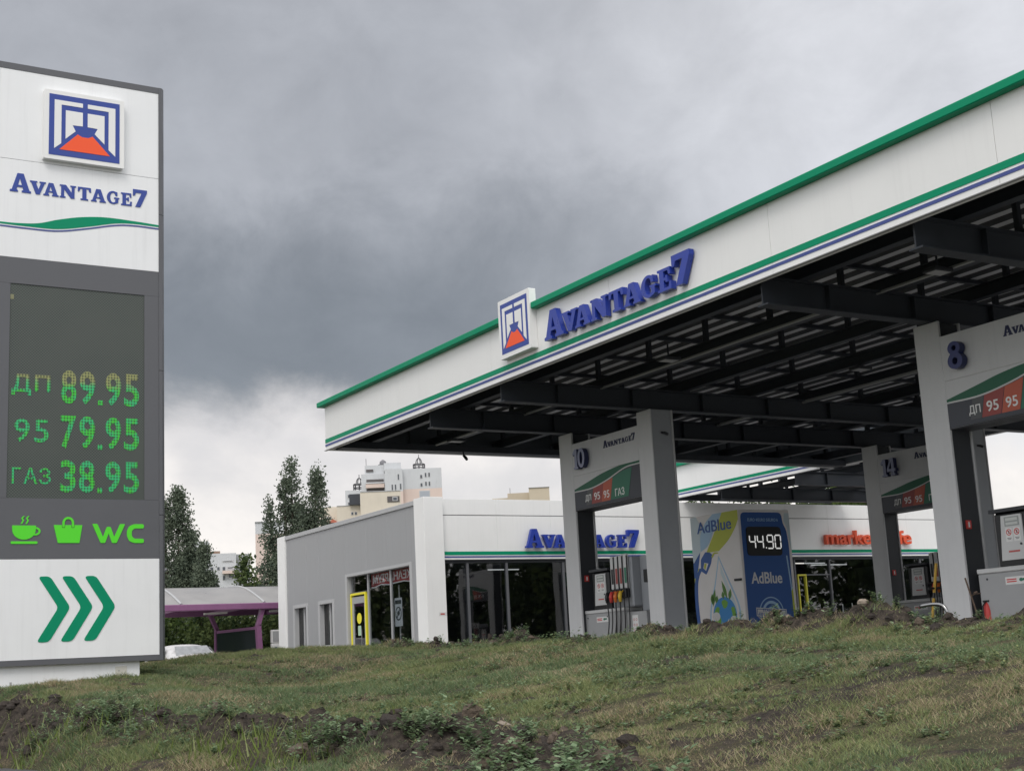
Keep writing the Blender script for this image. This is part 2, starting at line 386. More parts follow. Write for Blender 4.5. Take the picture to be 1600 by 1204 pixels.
def word_avantage(B, u0, u1, v0, H, d0, d1, m, parent, mside=None, name='sign_letter'):
    L = u1-u0
    for ch, a, b, h in WORD:
        w, loops = GL[ch]; s = MB(); sc = (b-a)*L/w
        s.prism([[(u0+a*L+x*sc, v0+y*h*H) for x, y in l] for l in loops], B, d0, d1, 0, 1 if mside else None)
        s.build(name, [m, mside] if mside else m, parent)
def logo(B, u0, u1, v0, v1, depth, parent, border=.06):
    """square emblem: box, blue field, white and orange fields"""
    w, h = u1-u0, v1-v0
    s = MB(); s.prism([rounded(rect(u0, u1, v0, v1), .015, 2)], B, 0, depth); bx = s.build('logo_box', WHITE, parent)
    bw, bh = border*w, border*h; a0, a1, c0, c1 = u0+bw, u1-bw, v0+bh, v1-bh
    s = MB(); s.prism([rect(a0, a1, c0, c1)], B, depth, depth+.004); s.build('logo_field', BLUE, bx)
    def T(pts): return [(a0+x*(a1-a0), c0+y*(c1-c0)) for x, y in pts]
    Lo = [(.073,.91),(.47,.91),(.47,.84),(.17,.84),(.17,.2),(.073,.106)]; Li = [(.23,.757),(.47,.757),(.47,.53),(.327,.525),(.37,.43),(.23,.285)]
    s = MB()
    for pl in (Lo, Li): s.prism([T(pl)], B, depth+.0042, depth+.008); s.prism([T([(1.01-x, y) for x, y in pl])], B, depth+.0042, depth+.008)
    s.build('logo_white_shape', WHITE, bx)
    s = MB(); s.prism([T([(.145,.1),(.86,.1),(.61,.385),(.55,.35),(.46,.35),(.40,.385)])], B, depth+.0042, depth+.008); s.build('logo_orange_shape', ORANGE, bx)
    return bx

# ------------------------------------------------------------------ terrain
CTRL = np.array([(6.75,23.03,.27),(8.26,24.65,.28),(9.36,24.04,.31),(9.28,21.04,.31),(9.41,18.77,.35),(9.24,16.02,.29),(9.38,14.53,.27),(9.5,13.24,.27),(9.59,11.53,.22),(9.59,10.19,.21),(9.49,8.88,.17),(9.4,7.77,.12),(9.04,6.62,.1),
 (3.16,16.7,-.01),(3.94,16.74,.02),(4.75,16.74,.05),(4.73,20.46,.12),(5.88,15.95,-.17),(6.07,11.49,-.22),(5.81,8.14,-.24),(5.59,5.99,-.25),(5.37,4.49,-.25),(7.33,16.44,0),(7.63,12.33,.02),(7.62,9.27,-.01),(7.51,7.05,-.03),
 (2.66,14.05,-.23),(3.5,12.72,-.35),(4.13,10.51,-.44),(4.42,8.4,-.5),(4.36,6.45,-.54),(2.2,11.58,-.58),(2.48,10.7,-.62),(3.38,9.18,-.62),(4.02,6.89,-.58),(4.19,4.94,-.52),(4.03,3.41,-.45),
 (2.2,13,-.6),(2.2,16,-.6),(2.3,20,-.55),(2.4,26,-.5),(3.0,36,-.4),(2.4,7,-.66),(2.6,3,-.62),(2.4,-2,-.66),(5,-2,-.3),(9,-2,0),(9,2,.05),
 (1.5,-2,-.68),(1.5,12,-.68),(1.5,25,-.66),(1.5,38,-.64),(5,30,.1),(8,30,.1),(6,38,-.2),(10.5,32,-.05),(11,38,-.3),
 (10.4,24,.2),(10.4,18.8,.2),(10.4,14,.12),(10.4,10,.08),(10.4,6,.02),(11.4,26,-.22),(11.4,22,-.3),(11.4,18,-.3),(11.4,12,-.3),(11.4,6,-.3),(12,0,-.3),(12.4,34,-.3),(12.6,28,-.3),(12.6,20,-.36),(12.6,10,-.36)])
def tps_fit(P, lam=.02):
    n = len(P); d = np.hypot(P[:, None, 0]-P[None, :, 0], P[:, None, 1]-P[None, :, 1]); K = d*d*np.log(d+1e-9)+np.eye(n)*lam
    A = np.zeros((n+3, n+3)); A[:n, :n] = K; A[:n, n] = 1; A[:n, n+1:] = P[:, :2]; A[n, :n] = 1; A[n+1:, :n] = P[:, :2].T
    return np.linalg.solve(A, np.concatenate([P[:, 2], np.zeros(3)]))
TW = tps_fit(CTRL)
def tz(x, y):
    x = np.asarray(x, float); y = np.asarray(y, float); out = TW[-3]+TW[-2]*x+TW[-1]*y
    for (a, b, _), w in zip(CTRL, TW): d = np.hypot(x-a, y-b); out = out+w*d*d*np.log(d+1e-9)
    return out
class VNoise:
    def __init__(s, seed): s.g = np.random.default_rng(seed).random((256, 256))
    def __call__(s, x, y):
        xi = np.floor(x).astype(int); yi = np.floor(y).astype(int); fx = x-xi; fy = y-yi; fx = fx*fx*(3-2*fx); fy = fy*fy*(3-2*fy)
        g = s.g; a = g[xi % 256, yi % 256]; b = g[(xi+1) % 256, yi % 256]; c = g[xi % 256, (yi+1) % 256]; d = g[(xi+1) % 256, (yi+1) % 256]
        return a*(1-fx)*(1-fy)+b*fx*(1-fy)+c*(1-fx)*fy+d*fx*fy
VN = VNoise(3)
def fbm(x, y, o=4):
    t = 0; a = .5
    for k in range(o): t = t+a*VN(x*2**k+17.3*k, y*2**k+5.1*k); a *= .5
    return t/(1-.5**o)
TRX = np.array([(-3,4.6),(3.4,2.7),(5,3.3),(6.5,4.05),(8.4,4.4),(10.5,4.1),(12.7,3.4),(14.1,2.75),(17,2.5),(21,2.6),(30,2.9),(45,3.)])
def trench(x, y):     # raw earth of the cable trench along the kerb
    c = np.interp(y, TRX[:, 0], TRX[:, 1]); w = .42+.25*VN(x*0+3.3, y*.7)
    return np.exp(-((x-c+.15)/w)**2)
def crest(x, y):      # earth ridge along the apron
    return np.exp(-((x-9.42-.10*np.sin(y*.9)-.03*(y-8)*.3)/(.36+.012*(14-y)))**2)*np.clip((22.-y)/4, 0, 1)
def height(x, y):
    b = tz(x, y)-.065*np.exp(-((x-9.3)/1.6)**2)-.20*np.exp(-((x-7.6)/1.7)**2)*np.clip((y-20)/2, 0, 1); b = b-np.clip((2.90-x)*.6, 0, .3); t = trench(x, y); c = crest(x, y)
    lump = fbm(x*1.7, y*1.7, 4)-.5; fine = fbm(x*6+9, y*6, 3)-.5
    return b+.05*lump+.022*fine+t*(.06+.30*np.abs(lump)+.20*fine+.30*np.clip(fbm(x*3.3+31, y*3.3+8, 4)-.47, 0, 1))+c*(.055+.07*np.clip((11.8-y)/2.5, 0, 1)+.26*lump+.22*fine+.22*np.clip(fbm(x*3.6+31, y*3.6+8, 4)-.50, 0, 1))
def bare(x, y):       # 0 grass .. 1 bare soil
    n = fbm(x*.9+40, y*.9+3, 4); near = np.clip((9.5-y)/7, 0, 1)
    p = np.maximum(np.clip((n-.63+.03*near)*7, 0, 1)*.72, np.clip((fbm(x*4.6, y*4.6+20, 3)-.60)*9, 0, 1)*.78)
    return np.clip(np.maximum(np.maximum(p, trench(x, y)*1.25-.2), crest(x, y)*1.2-.15), 0, 1)
def ground_mat():
    m = bpy.data.materials.new('grass_bank_soil'); m.use_nodes = True; t = m.node_tree; b = t.nodes['Principled BSDF']
    geo = t.nodes.new('ShaderNodeNewGeometry'); at = t.nodes.new('ShaderNodeAttribute'); at.attribute_name = 'bare'
    n1 = noise(t, geo.outputs['Position'], 3.2, 6, .65); n2 = noise(t, geo.outputs['Position'], 19, 5, .7); n3 = noise(t, geo.outputs['Position'], 70, 4, .75)
    soil = mixc(t, maprange(t, n2, .3, .7), (.022, .019, .017), (.085, .070, .056))
    soil = mixc(t, maprange(t, n3, .58, .72), soil, (.19, .15, .11))
    turf = mixc(t, maprange(t, n1, .38, .62), (.085, .085, .045), (.19, .15, .095)); turf = mixc(t, maprange(t, n2, .45, .7), turf, (.10, .10, .055))
    turf = mixc(t, maprange(t, n3, .40, .60), turf, (.035, .034, .022)); turf = mixc(t, maprange(t, n3, .60, .72), turf, (.24, .20, .13))
    f = math_n(t, 'ADD', at.outputs['Fac'], math_n(t, 'MULTIPLY', math_n(t, 'SUBTRACT', n2, .5), .8))
    t.links.new(mixc(t, maprange(t, f, .25, .6), turf, soil), b.inputs['Base Color']); b.inputs['Roughness'].default_value = .95; b.inputs['Specular IOR Level'].default_value = .15
    bp = t.nodes.new('ShaderNodeBump'); bp.inputs['Strength'].default_value = .9; bp.inputs['Distance'].default_value = .03
    t.links.new(math_n(t, 'ADD', n2, math_n(t, 'MULTIPLY', n3, .5)), bp.inputs['Height']); t.links.new(bp.outputs[0], b.inputs['Normal'])
    return m
def build_terrain():
    xs = np.arange(2.34, 12.41, .06); ys = np.concatenate([np.arange(1.5, 20, .07), np.arange(20, 40, .14)])
    gx, gy = np.meshgrid(xs, ys); z = height(gx, gy); nx, ny = len(xs), len(ys)
    co = np.stack([gx, gy, z], -1).reshape(-1, 3); i = np.arange(nx*ny).reshape(ny, nx)
    q = np.stack([i[:-1, :-1], i[:-1, 1:], i[1:, 1:], i[1:, :-1]], -1).reshape(-1, 4)
    me = bpy.data.meshes.new('grass_bank'); me.vertices.add(len(co)); me.vertices.foreach_set('co', co.ravel())
    me.loops.add(q.size); me.loops.foreach_set('vertex_index', q.ravel()); me.polygons.add(len(q)); me.polygons.foreach_set('loop_start', np.arange(len(q))*4); me.polygons.foreach_set('use_smooth', np.ones(len(q), bool))
    me.update(calc_edges=True); a = me.attributes.new('bare', 'FLOAT', 'POINT'); a.data.foreach_set('value', bare(gx, gy).ravel().astype(np.float32))
    me.materials.append(ground_mat()); tag(put(bpy.data.objects.new('grass_bank', me)), 'patchy green grass bank with bare earth rising to the forecourt', 'grass bank', kind='structure')
build_terrain()
GZ = -.25
gm = mat('far_ground', (.10, .105, .06), .95, var=.4, vscale=.08)
s = MB(); s.box(-1500, 1500, -1500, 1500, -1.4, -.9); tag(s.build('ground', gm), 'flat ground reaching to the horizon', 'ground', kind='structure')
s = MB(); s.box(-7.5, 3.05, -80, 120, -.9, -.665); tag(s.build('road', ASPH), 'grey asphalt road running along the grass bank', 'road', kind='structure')
s = MB(); s.box(11.3, 60, -30, 75, -.9, GZ); s.box(-2+4.5, 11.3, 40, 75, -.9, -.38); tag(s.build('forecourt', CONC), 'pale concrete forecourt under the fuel canopy', 'forecourt', kind='structure')

def blades(name, n, matnames, hfun, dens, wid, lean, xr, yr, label, pick, base=None):
    """n triangles standing on the bank; dens(x, y) keeps a share of them; pick(x, y, r) chooses a material"""
    x = RNG.uniform(*xr, n); u = RNG.random(n); y = yr[0]+(yr[1]-yr[0])*u**1.35
    k = RNG.random(n) < dens(x, y); x, y = x[k], y[k]; n = len(x); z = height(x, y)-.005
    h = hfun(x, y)*RNG.uniform(.55, 1.25, n)*np.clip(y/10, .6, 1); a = RNG.uniform(0, 2*np.pi, n); w = wid*RNG.uniform(.6, 1.4, n)*np.clip(y/11, .55, 1)
    la = RNG.uniform(0, 2*np.pi, n); ll = lean*h*RNG.uniform(.2, 1, n)
    v = np.empty((n, 3, 3)); v[:, 0] = np.stack([x-np.cos(a)*w/2, y-np.sin(a)*w/2, z], -1); v[:, 1] = np.stack([x+np.cos(a)*w/2, y+np.sin(a)*w/2, z], -1)
    v[:, 2] = np.stack([x+np.cos(la)*ll, y+np.sin(la)*ll, z+h], -1)
    me = bpy.data.meshes.new(name); me.vertices.add(n*3); me.vertices.foreach_set('co', v.ravel()); me.loops.add(n*3); me.loops.foreach_set('vertex_index', np.arange(n*3, dtype=np.int32))
    me.polygons.add(n); me.polygons.foreach_set('loop_start', np.arange(n, dtype=np.int32)*3)
    for mn in matnames: me.materials.append(MATS[mn])
    me.polygons.foreach_set('material_index', pick(x, y, RNG.random(n)).astype(np.int32)); me.update(calc_edges=True)
    return tag(put(bpy.data.objects.new(name, me)), label, 'grass', kind='stuff')
def gpick(x, y, r):
    d = fbm(x*1.3+7, y*1.3+90, 3); dry = np.clip((d-.46)*3.0, .07, .62); g = fbm(x*.7+3, y*.7, 2)
    return np.where(r < dry, 1, np.where(r < dry+(1-dry)*np.clip((g-.3)*2.4, .1, .9), 0, 2))
blades('grass', 1300000, ['grass_green', 'grass_dry', 'grass_dark'], lambda x, y: .020+.045*np.clip((fbm(x*3.7, y*3.7+11, 3)-.38)*3, 0, 1), lambda x, y: np.clip(1-.93*bare(x, y), 0, 1)*np.clip((x-2.5)*3, 0, 1)*np.clip(.55+(fbm(x*3.7, y*3.7+11, 3)-.42)*4.5, .38, 1), .0095, 1.7, (2.35, 10.3), (2.5, 36), 'short patchy grass covering the bank', gpick)
blades('long_grass', 7000, ['long_grass', 'grass_green'], lambda x, y: .10+.16*fbm(x*2, y*2, 2), lambda x, y: np.clip((fbm(x*1.4+5, y*1.4, 2)-.33)*4, 0, 1)*np.exp(-((x-np.interp(y, TRX[:, 0], TRX[:, 1])+.62)/.28)**2), .014, .7, (1.9, 4.6), (8.6, 22), 'long pale grass tufts along the road edge', lambda x, y, r: np.where(r < .7, 0, 1))

def leafy(name, spots, mats_, label, cat, kind='stuff', parent=None, leaf=.03):
    """small weeds: stems with pairs of pointed leaves"""
    s = MB()
    for x, y, h in spots:
        z = float(height(np.array([x]), np.array([y]))[0])-.01
        for k in range(random.randint(3, 6)):
            a = random.uniform(0, 6.28); ln = random.uniform(.1, .55)*h; hh = h*random.uniform(.5, 1.1); m = random.randrange(len(mats_))
            for j in range(int(6+hh*60)):
                t = random.uniform(.15, 1); px, py, pz = x+math.cos(a)*ln*t, y+math.sin(a)*ln*t, z+hh*t
                b = random.uniform(0, 6.28); L = leaf*random.uniform(.7, 1.6); W = L*.36; dz = random.uniform(-.3, .6)*L
                c, s_ = math.cos(b), math.sin(b)
                s.add([(px, py, pz), (px+c*L*.5-s_*W, py+s_*L*.5+c*W, pz+dz*.6), (px+c*L, py+s_*L, pz+dz), (px+c*L*.5+s_*W, py+s_*L*.5-c*W, pz+dz*.6)], [(0, 1, 2, 3)], m)
    o = s.build(name, [MATS[q] for q in mats_], parent)
    return tag(o, label, cat, kind=kind) if kind else o
sp = []
for _ in range(760):
    y = 2.5+18*random.random()**1.3; c = np.interp(y, TRX[:, 0], TRX[:, 1]); x = c+random.gauss(-.28, .24)
    if fbm(np.array([x*1.1+3]), np.array([y*1.1+1]), 2)[0] > .40: sp.append((x, y, random.uniform(.06, .20)))
leafy('trench_weeds', sp, ['weed_leaf', 'grass_dark'], 'leafy green weeds growing along the trench', 'weeds', leaf=.026)
sp = []
while len(sp) < 4200:
    x, y = random.uniform(4.6, 9.8), 2.8+21*random.random()**1.25
    q = fbm(np.array([x*2.1+60]), np.array([y*2.1+5]), 3)[0]
    if q > .50 and bare(np.array([x]), np.array([y]))[0] < .7: sp.append((x, y, (.02+.25*(q-.48))*random.uniform(.7, 1.4)))
leafy('bank_weeds', sp, ['weed_leaf', 'grass_dark', 'grass_green'], 'low clover-like weeds scattered over the bank', 'weeds', leaf=.016)
sp = [(9.4+random.gauss(0, .25), random.uniform(4, 23), random.uniform(.04, .15)) for _ in range(230)]
leafy('crest_weeds', sp, ['weed_leaf', 'grass_dark'], 'small weeds on the earth ridge beside the forecourt', 'weeds', leaf=.028)
def clod(s, x, y, z, r, m=0):
    n = 7; rings = 5; vs = []; sx, sy_, sz = (random.uniform(.7, 1.35) for _ in range(3)); ph = random.uniform(0, 6)
    for i in range(rings+1):
        th = math.pi*i/rings
        for k in range(n):
            q = 2*math.pi*k/n+ph; rr = r*random.uniform(.72, 1.18)
            vs.append((x+rr*sx*math.sin(th)*math.cos(q), y+rr*sy_*math.sin(th)*math.sin(q), z+rr*.75*sz*math.cos(th)))
    s.add(vs, [(i*n+k, (i+1)*n+k, (i+1)*n+(k+1) % n, i*n+(k+1) % n) for i in range(rings) for k in range(n)], m)
SOIL = mat('dark_clod', (.040, .031, .025), .95, var=.45, vscale=9, bump=.8, bscale=60); SOIL2 = mat('dry_clod', (.115, .088, .066), .95, var=.35, vscale=9, bump=.8, bscale=60)
PALE = mat('pale_stone', (.30, .25, .20), .9, var=.2, vscale=20)
s = MB()
for _ in range(1300):
    if random.random() < .6:
        y = 2.5+16*random.random()**1.2; x = np.interp(y, TRX[:, 0], TRX[:, 1])+random.gauss(-.1, .26); r = .010+.06*random.random()**2.6
    else:
        y = random.uniform(4, 21); x = 9.36+random.gauss(0, .2); r = .010+.045*random.random()**3
    clod(s, x, y, float(height(np.array([x]), np.array([y]))[0])+r*.2, r, 0 if random.random() < .72 else 1)
for _ in range(260):
    x, y = random.uniform(4.6, 9.6), random.uniform(3, 18)
    if bare(np.array([x]), np.array([y]))[0] > .25: r = random.uniform(.008, .022); clod(s, x, y, float(height(np.array([x]), np.array([y]))[0])+r*.3, r, random.choice((0, 1, 1)))
tag(s.build('soil_clods', [SOIL, SOIL2]), 'loose dark clods of dug earth on the bank', 'soil', kind='stuff')
def stone(x, y, r, label, m=PALE):
    s = MB(); clod(s, x, y, float(height(np.array([x]), np.array([y]))[0])+r*.45, r); tag(s.build('stone', m), label, 'stone')
stone(4.55, 7.9, .07, 'yellowish stone lying on the dug trench')
stone(9.55, 10.75, .095, 'tan stone on the earth ridge beside the store display rack')
stone(9.45, 9.6, .06, 'pale flat stone on the earth ridge near the chrome pipe')

# ------------------------------------------------------------------ price pylon
def build_pylon():
    yaw = R(1.0); d = Vector((math.cos(yaw), math.sin(yaw), 0)); n = Vector((math.sin(yaw), -math.cos(yaw), 0))
    o = Vector((5.098, 17.261, 0)); B = (o, d, Z_, n); c = o+d*-.985-n*.25
    T = thing('price_pylon', (c.x, c.y, 0), 'tall charcoal price pylon with green fuel prices, emblem and three arrows', 'price sign')
    def P(u0, u1, z0, z1, d0, d1, m, name, parent=T, rd=0):
        s = MB(); s.prism([rounded(rect(u0, u1, z0, z1), rd, 3) if rd else rect(u0, u1, z0, z1)], B, d0, d1); return s.build(name, m, parent)
    P(-2.0, .03, .27, 7.75, -.46, 0, CHAR, 'body')
    for a, b in ((.03, .112), (-2.082, -2.0)):
        s = MB(); q = .05
        for z0, z1 in ((.268, 2.05), (2.056, 3.9), (3.906, 5.98), (5.986, 7.752)):
            pr = [(a, -.47), (b, -.47), (b, -.03), (b-.04 if a > 0 else b, .022), (a if a > 0 else a+.04, .022), (a, -.03)]
            s.prism([pr], (o+Z_*z0, d, n, Z_), 0, z1-z0)
        s.build('edge_trim', CHAR, T)
    P(-2.0, .03, 7.67, 7.752, 0, .018, CHAR, 'top_rail'); P(-2.0, .03, 4.88, 5.21, 0, .014, CHAR, 'cross_rail')
    P(-2.0, -1.815, 2.24, 4.878, 0, .014, CHAR, 'side_rail'); P(-.158, .03, 2.24, 4.878, 0, .014, CHAR, 'side_rail'); P(-2.0, .03, 1.512, 2.238, 0, .014, CHAR, 'icon_panel'); P(-2.0, .03, .27, .335, 0, .02, CHAR, 'bottom_rail')
    top = P(-2.0, .03, 6.482, 7.668, 0, .012, WHITE_P, 'upper_panel'); tp = P(-2.0, .03, 5.212, 6.476, 0, .012, WHITE_P, 'name_panel')
    low = P(-2.0, .03, .337, 1.51, 0, .012, WHITE_P, 'arrow_panel')
    B2 = (o+n*.012, d, Z_, n)
    logo(B2, -1.464, -.45, 6.52, 7.445, .09, T)
    word_avantage(B2, -1.845, -.125, 6.055, .245, 0, .008, BLUE, T)
    wt_ = [(-2.0,5.647),(-1.75,5.652),(-1.493,5.681),(-1.26,5.755),(-.975,5.825),(-.66,5.862),(-.289,5.857),(.03,5.843)]
    wb_ = [(.03,5.817),(-.289,5.82),(-.537,5.795),(-.902,5.705),(-1.258,5.632),(-1.608,5.622),(-2.0,5.625)]
    s = MB(); s.prism([smooth_line(wt_)+smooth_line(wb_)], B2, 0, .004); s.build('green_wave', GREEN, T)
    nb = [(x, z-.016) for x, z in wb_]; s = MB(); s.prism([smooth_line(nb)+smooth_line([(x, z-.02) for x, z in nb][::-1])], B2, 0, .004); s.build('blue_line', BLUE_S, T)
    led = P(-1.815, -.158, 2.24, 4.878, 0, .004, MATS['led_panel'], 'led_screen')
    B3 = (o+n*.004, d, Z_, n)
    def dig(txt, u0, u1, z0, z1, b=.0): text_obj(txt, 'led_digit', B3, u0, u1, z0, z1, 0, .004, MATS['led_digit'], led, b)
    for row, (txt, z0, z1) in enumerate((("89.95", 3.415, 3.832), ("79.95", 2.857, 3.265), ("38.95", 2.318, 2.71))):
        for ch, a, b in ((txt[0], -1.19, -1.005), (txt[1], -.965, -.775), (txt[3], -.645, -.452), (txt[4], -.412, -.226)): dig(ch, a, b, z0, z1, .022)
        s = MB(); s.prism([rounded(rect(-.738, -.68, z0, z0+.06), .01)], B3, 0, .004); s.build('led_digit', MATS['led_digit'], led)
    dig("Д", -1.777, -1.548, 3.49, 3.75, .02); dig("П", -1.505, -1.32, 3.545, 3.75, .022)
    dig("9", -1.735, -1.56, 2.92, 3.2, .006); dig("5", -1.505, -1.335, 2.92, 3.2, .006)
    dig("Г", -1.757, -1.65, 2.412, 2.605, .006); dig("А", -1.62, -1.46, 2.412, 2.605, .006); dig("З", -1.44, -1.302, 2.412, 2.605, .006)
    s = MB(); s.prism([rect(-1.812, -1.77, 4.68, 4.74)], B3, 0, .003); s.build('led_digit', mat('led_dead', (.22, .22, .12), .5), led)
    B4 = (o+n*.014, d, Z_, n)
    # cup, bag and WC
    s = MB(); s.prism([[(-1.744,1.91),(-1.47,1.91),(-1.472,1.87)]+ell(-1.607,1.86,.135,.118,14,-8,-172)+[(-1.742,1.87)]], B4, 0, .008)
    s.prism([rounded(rect(-1.757,-1.45,1.692,1.722),.014)], B4, 0, .008)
    s.prism([ell(-1.478,1.842,.062,.05,18,115,-125)+ell(-1.478,1.842,.04,.03,14,-125,115)], B4, .001, .009)
    for dx in (0, .055):
        c_ = [(-1.648+dx,1.928),(-1.632+dx,1.957),(-1.628+dx,1.975),(-1.64+dx,1.995),(-1.618+dx,2.022)]; c_ = smooth_line(c_); s.prism([c_+[(x+.018, z) for x, z in c_[::-1]]], B4, 0, .008)
    s.build('cup_icon', LIME, T)
    s = MB(); s.prism([[(-1.262,1.918),(-1.166,1.918),(-1.166,1.885),(-1.128,1.885),(-1.128,1.918),(-1.054,1.918),(-1.054,1.885),(-1.016,1.885),(-1.016,1.918),(-.923,1.918),(-.956,1.703),(-1.211,1.703)]], B4, 0, .008)
    s.prism([[(-1.16,1.892)]+ell(-1.091,1.945,.069,.072,14,180,0)+[(-1.022,1.892),(-1.048,1.892)]+ell(-1.091,1.945,.043,.046,12,0,180)+[(-1.134,1.892)]], B4, .001, .010)
    s.build('bag_icon', LIME, T)
    s = MB(); s.prism([rounded([(-.803,1.935),(-.74,1.935),(-.672,1.775),(-.625,1.9),(-.58,1.9),(-.535,1.775),(-.463,1.935),(-.4,1.935),(-.505,1.703),(-.56,1.703),(-.603,1.822),(-.645,1.703),(-.70,1.703)],.012,3)], B4, 0, .008)
    s.prism([rounded([(-.167,1.935),(-.29,1.935),(-.35,1.91),(-.377,1.85),(-.377,1.788),(-.35,1.728),(-.29,1.703),(-.167,1.703),(-.167,1.755),(-.285,1.755),(-.318,1.785),(-.318,1.853),(-.285,1.883),(-.167,1.883)],.02,3)], B4, 0, .008)
    s.build('wc_lettering', LIME, T)
    for k in range(3):
        dx = k*.2715; s = MB()
        s.prism([rounded([(-1.436+dx,1.306),(-1.297+dx,1.306),(-1.055+dx,.935),(-1.30+dx,.533),(-1.445+dx,.533),(-1.195+dx,.935)],.05,5)], B2, 0, .006); s.build('arrow', GREEN, low)
    P(-1.86, -.198, -.22, .27, -.42, -.05, WHITE_P, 'plinth'); Bp = (o-n*.05, d, Z_, n)
    h = MB(); h.prism([rect(-.494,-.357,.066,.216)], Bp, 0, .012); hh = h.build('hatch', mat('cream_box', (.62, .6, .54), .5), T)
    h = MB(); h.prism([ell(-.455,.165,.008,.008,8)], Bp, .012, .018); h.prism([ell(-.425,.12,.008,.008,8)], Bp, .012, .018); h.build('hatch_lock', DGREY, hh)
    for u in (-1.731, -.337):
        q = o+d*u+n*.03; s = MB(); s.tube([q+Z_*-.15, q+Z_*.09], .012, 8); s.build('anchor_rod', DGREY, T)
build_pylon()

# ------------------------------------------------------------------ canopies
def canopy(name, label, group, x0, x1, y0, y1, zb, zt, beams, signed, xt=None):
    T = thing(name, ((x0+x1)/2, (y0+y1)/2, GZ), label, 'canopy', group); H = zt-zb; t = .10
    def strip(z0, z1, m, nm, pr, parent, full=True):
        s = MB(); s.box(x0-pr, x0-.001, y0, y1, z0, z1)
        return s.build(nm, m, parent)
    # outer fascia: four panels butted at the corners
    s = MB(); L = y1-y0; k = max(1, round(L/3.3))
    for i in range(k): s.box(x0, x0+t, y0+L*i/k+.003, y0+L*(i+1)/k-.003, zb, zt-.04)
    fa = s.build('fascia', WHITE, T)
    if xt is None: xt = x1
    if name == 'fuel_canopy':
        s = MB(); s.box(x0+t, xt, y1-t, y1, zb, zt-.04); s.build('fascia', WHITE, T); s = MB(); s.box(xt-t, xt, y0, y1-t, zb, zt-.04); s.build('fascia', WHITE, T); s = MB(); s.box(x0+t, xt-t, y0, y0+t, zb, zt-.04); s.build('fascia', WHITE, T)
        s = MB(); s.box(x0+t+.002, xt, y1-t-.03, y1-t-.002, zb+.02, zt-.06)
        for i in range(12): a = x0+.7+i*(xt-x0-1)/11; s.box(a-.05, a+.05, y1-t-.12, y1-t-.03, zb+.02, zt-.15)
        s.build('fascia_lining', FASC_IN, T)
        s = MB(); s.box(x0+t+.002, x0+t+.03, y0+t, y1-t-.03, zb+.02, zt-.06); s.build('fascia_lining', FASC_IN, T)
        s = MB(); s.box(xt-t-.03, xt-t-.002, y0+t, y1-t-.03, zb+.02, zt-.06); s.build('fascia_lining', FASC_IN, T)
        s = MB(); s.box(x0+.11, xt-.12, y1-.6, y1-t-.16, zb-.03, zb+.10); s.build('edge_beam', STEEL, T)
    else:
        s = MB(); s.box(x0+.1, xt, y1-.12, y1, zb-.06, zb+.12); s.box(xt-.12, xt, y0, y1-.12, zb-.02, zb+.2); s.build('edge_beam', STEEL, T)
        s = MB()
        for i in range(7): a = x0+.8+i*(xt-x0-1.2)/6; s.box(a-.05, a+.05, y1-.12, y1-.02, zb+.12, zt-.3)
        s.build('edge_stub', STEEL, T)
    strip(zb+.145, zb+.225, GREEN, 'green_stripe', .006, fa); strip(zb+.075, zb+.115, BLUE_S, 'blue_stripe', .006, fa)
    s = MB(); s.box(x0-.03, x0+.02, y0, y1, zb-.012, zb-.001); s.build('drip_edge', mat('edge_grey', (.3, .3, .3), .5), fa)
    # green coping, interrupted by the emblem box on the signed canopy
    segs = [(y0-.08, 17.53), (18.52, y1+.14)] if signed else [(y0-.08, y1+.1)]
    for a, b in segs: s = MB(); s.bbox(x0-.12, x0+.14, a, b, zt-.10, zt, .01); s.build('green_coping', GREEN, fa)
    # steel: main beams along X, purlins along Y, posts, top rails, corrugated deck
    zd = zt-.22
    for yb in beams:
        s = MB(); s.box(x0+.15, xt-.15, yb-.10, yb+.10, zb-.27, zb-.25); s.box(x0+.15, xt-.15, yb-.012, yb+.012, zb-.25, zb+.06); s.box(x0+.15, xt-.15, yb-.10, yb+.10, zb+.06, zb+.08)
        x = x0+1.2
        while x < xt-.5: s.box(x-.008, x+.008, yb-.09, yb+.09, zb-.249, zb+.059); x += 1.5
        s.build('main_beam', STEEL, T)
    xs = [x0+.75+i*(xt-x0-1.5)/max(1, round((xt-x0-1.5)/1.45)) for i in range(max(1, round((xt-x0-1.5)/1.45))+1)]
    for i, x in enumerate(xs):
        s = MB(); s.box(x-.07, x+.07, y0+.12, y1-.72 if name == 'fuel_canopy' else y1-.13, zb+.082, zb+.095); s.box(x-.01, x+.01, y0+.12, y1-.13, zb+.095, zb+.255); s.box(x-.07, x+.07, y0+.12, y1-.13, zb+.255, zb+.268)
        s.build('purlin', STEEL, T)
    ny = round((y1-y0-1)/1.45); ys = [y0+.6+i*(y1-y0-1.2)/ny for i in range(ny+1)]
    s = MB()
    for x in xs:
        for y in ys: s.box(x-.035, x+.035, y-.035, y+.035, zb+.269, zd-.11)
    o = s.build('post', STEEL, T); tag(o, kind='stuff')
    for y in ys: s = MB(); s.box(x0+.14, xt-.14, y-.035, y+.035, zd-.109, zd-.05); s.build('top_rail', STEEL, T)
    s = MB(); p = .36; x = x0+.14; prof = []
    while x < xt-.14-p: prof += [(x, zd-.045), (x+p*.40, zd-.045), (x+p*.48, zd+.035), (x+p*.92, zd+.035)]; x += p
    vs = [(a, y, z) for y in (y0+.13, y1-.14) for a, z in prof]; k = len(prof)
    [s.add([vs[i], vs[i+1], vs[k+i+1], vs[k+i]], [(0, 1, 2, 3)], 0 if i % 4 == 0 else 1) for i in range(k-1)]
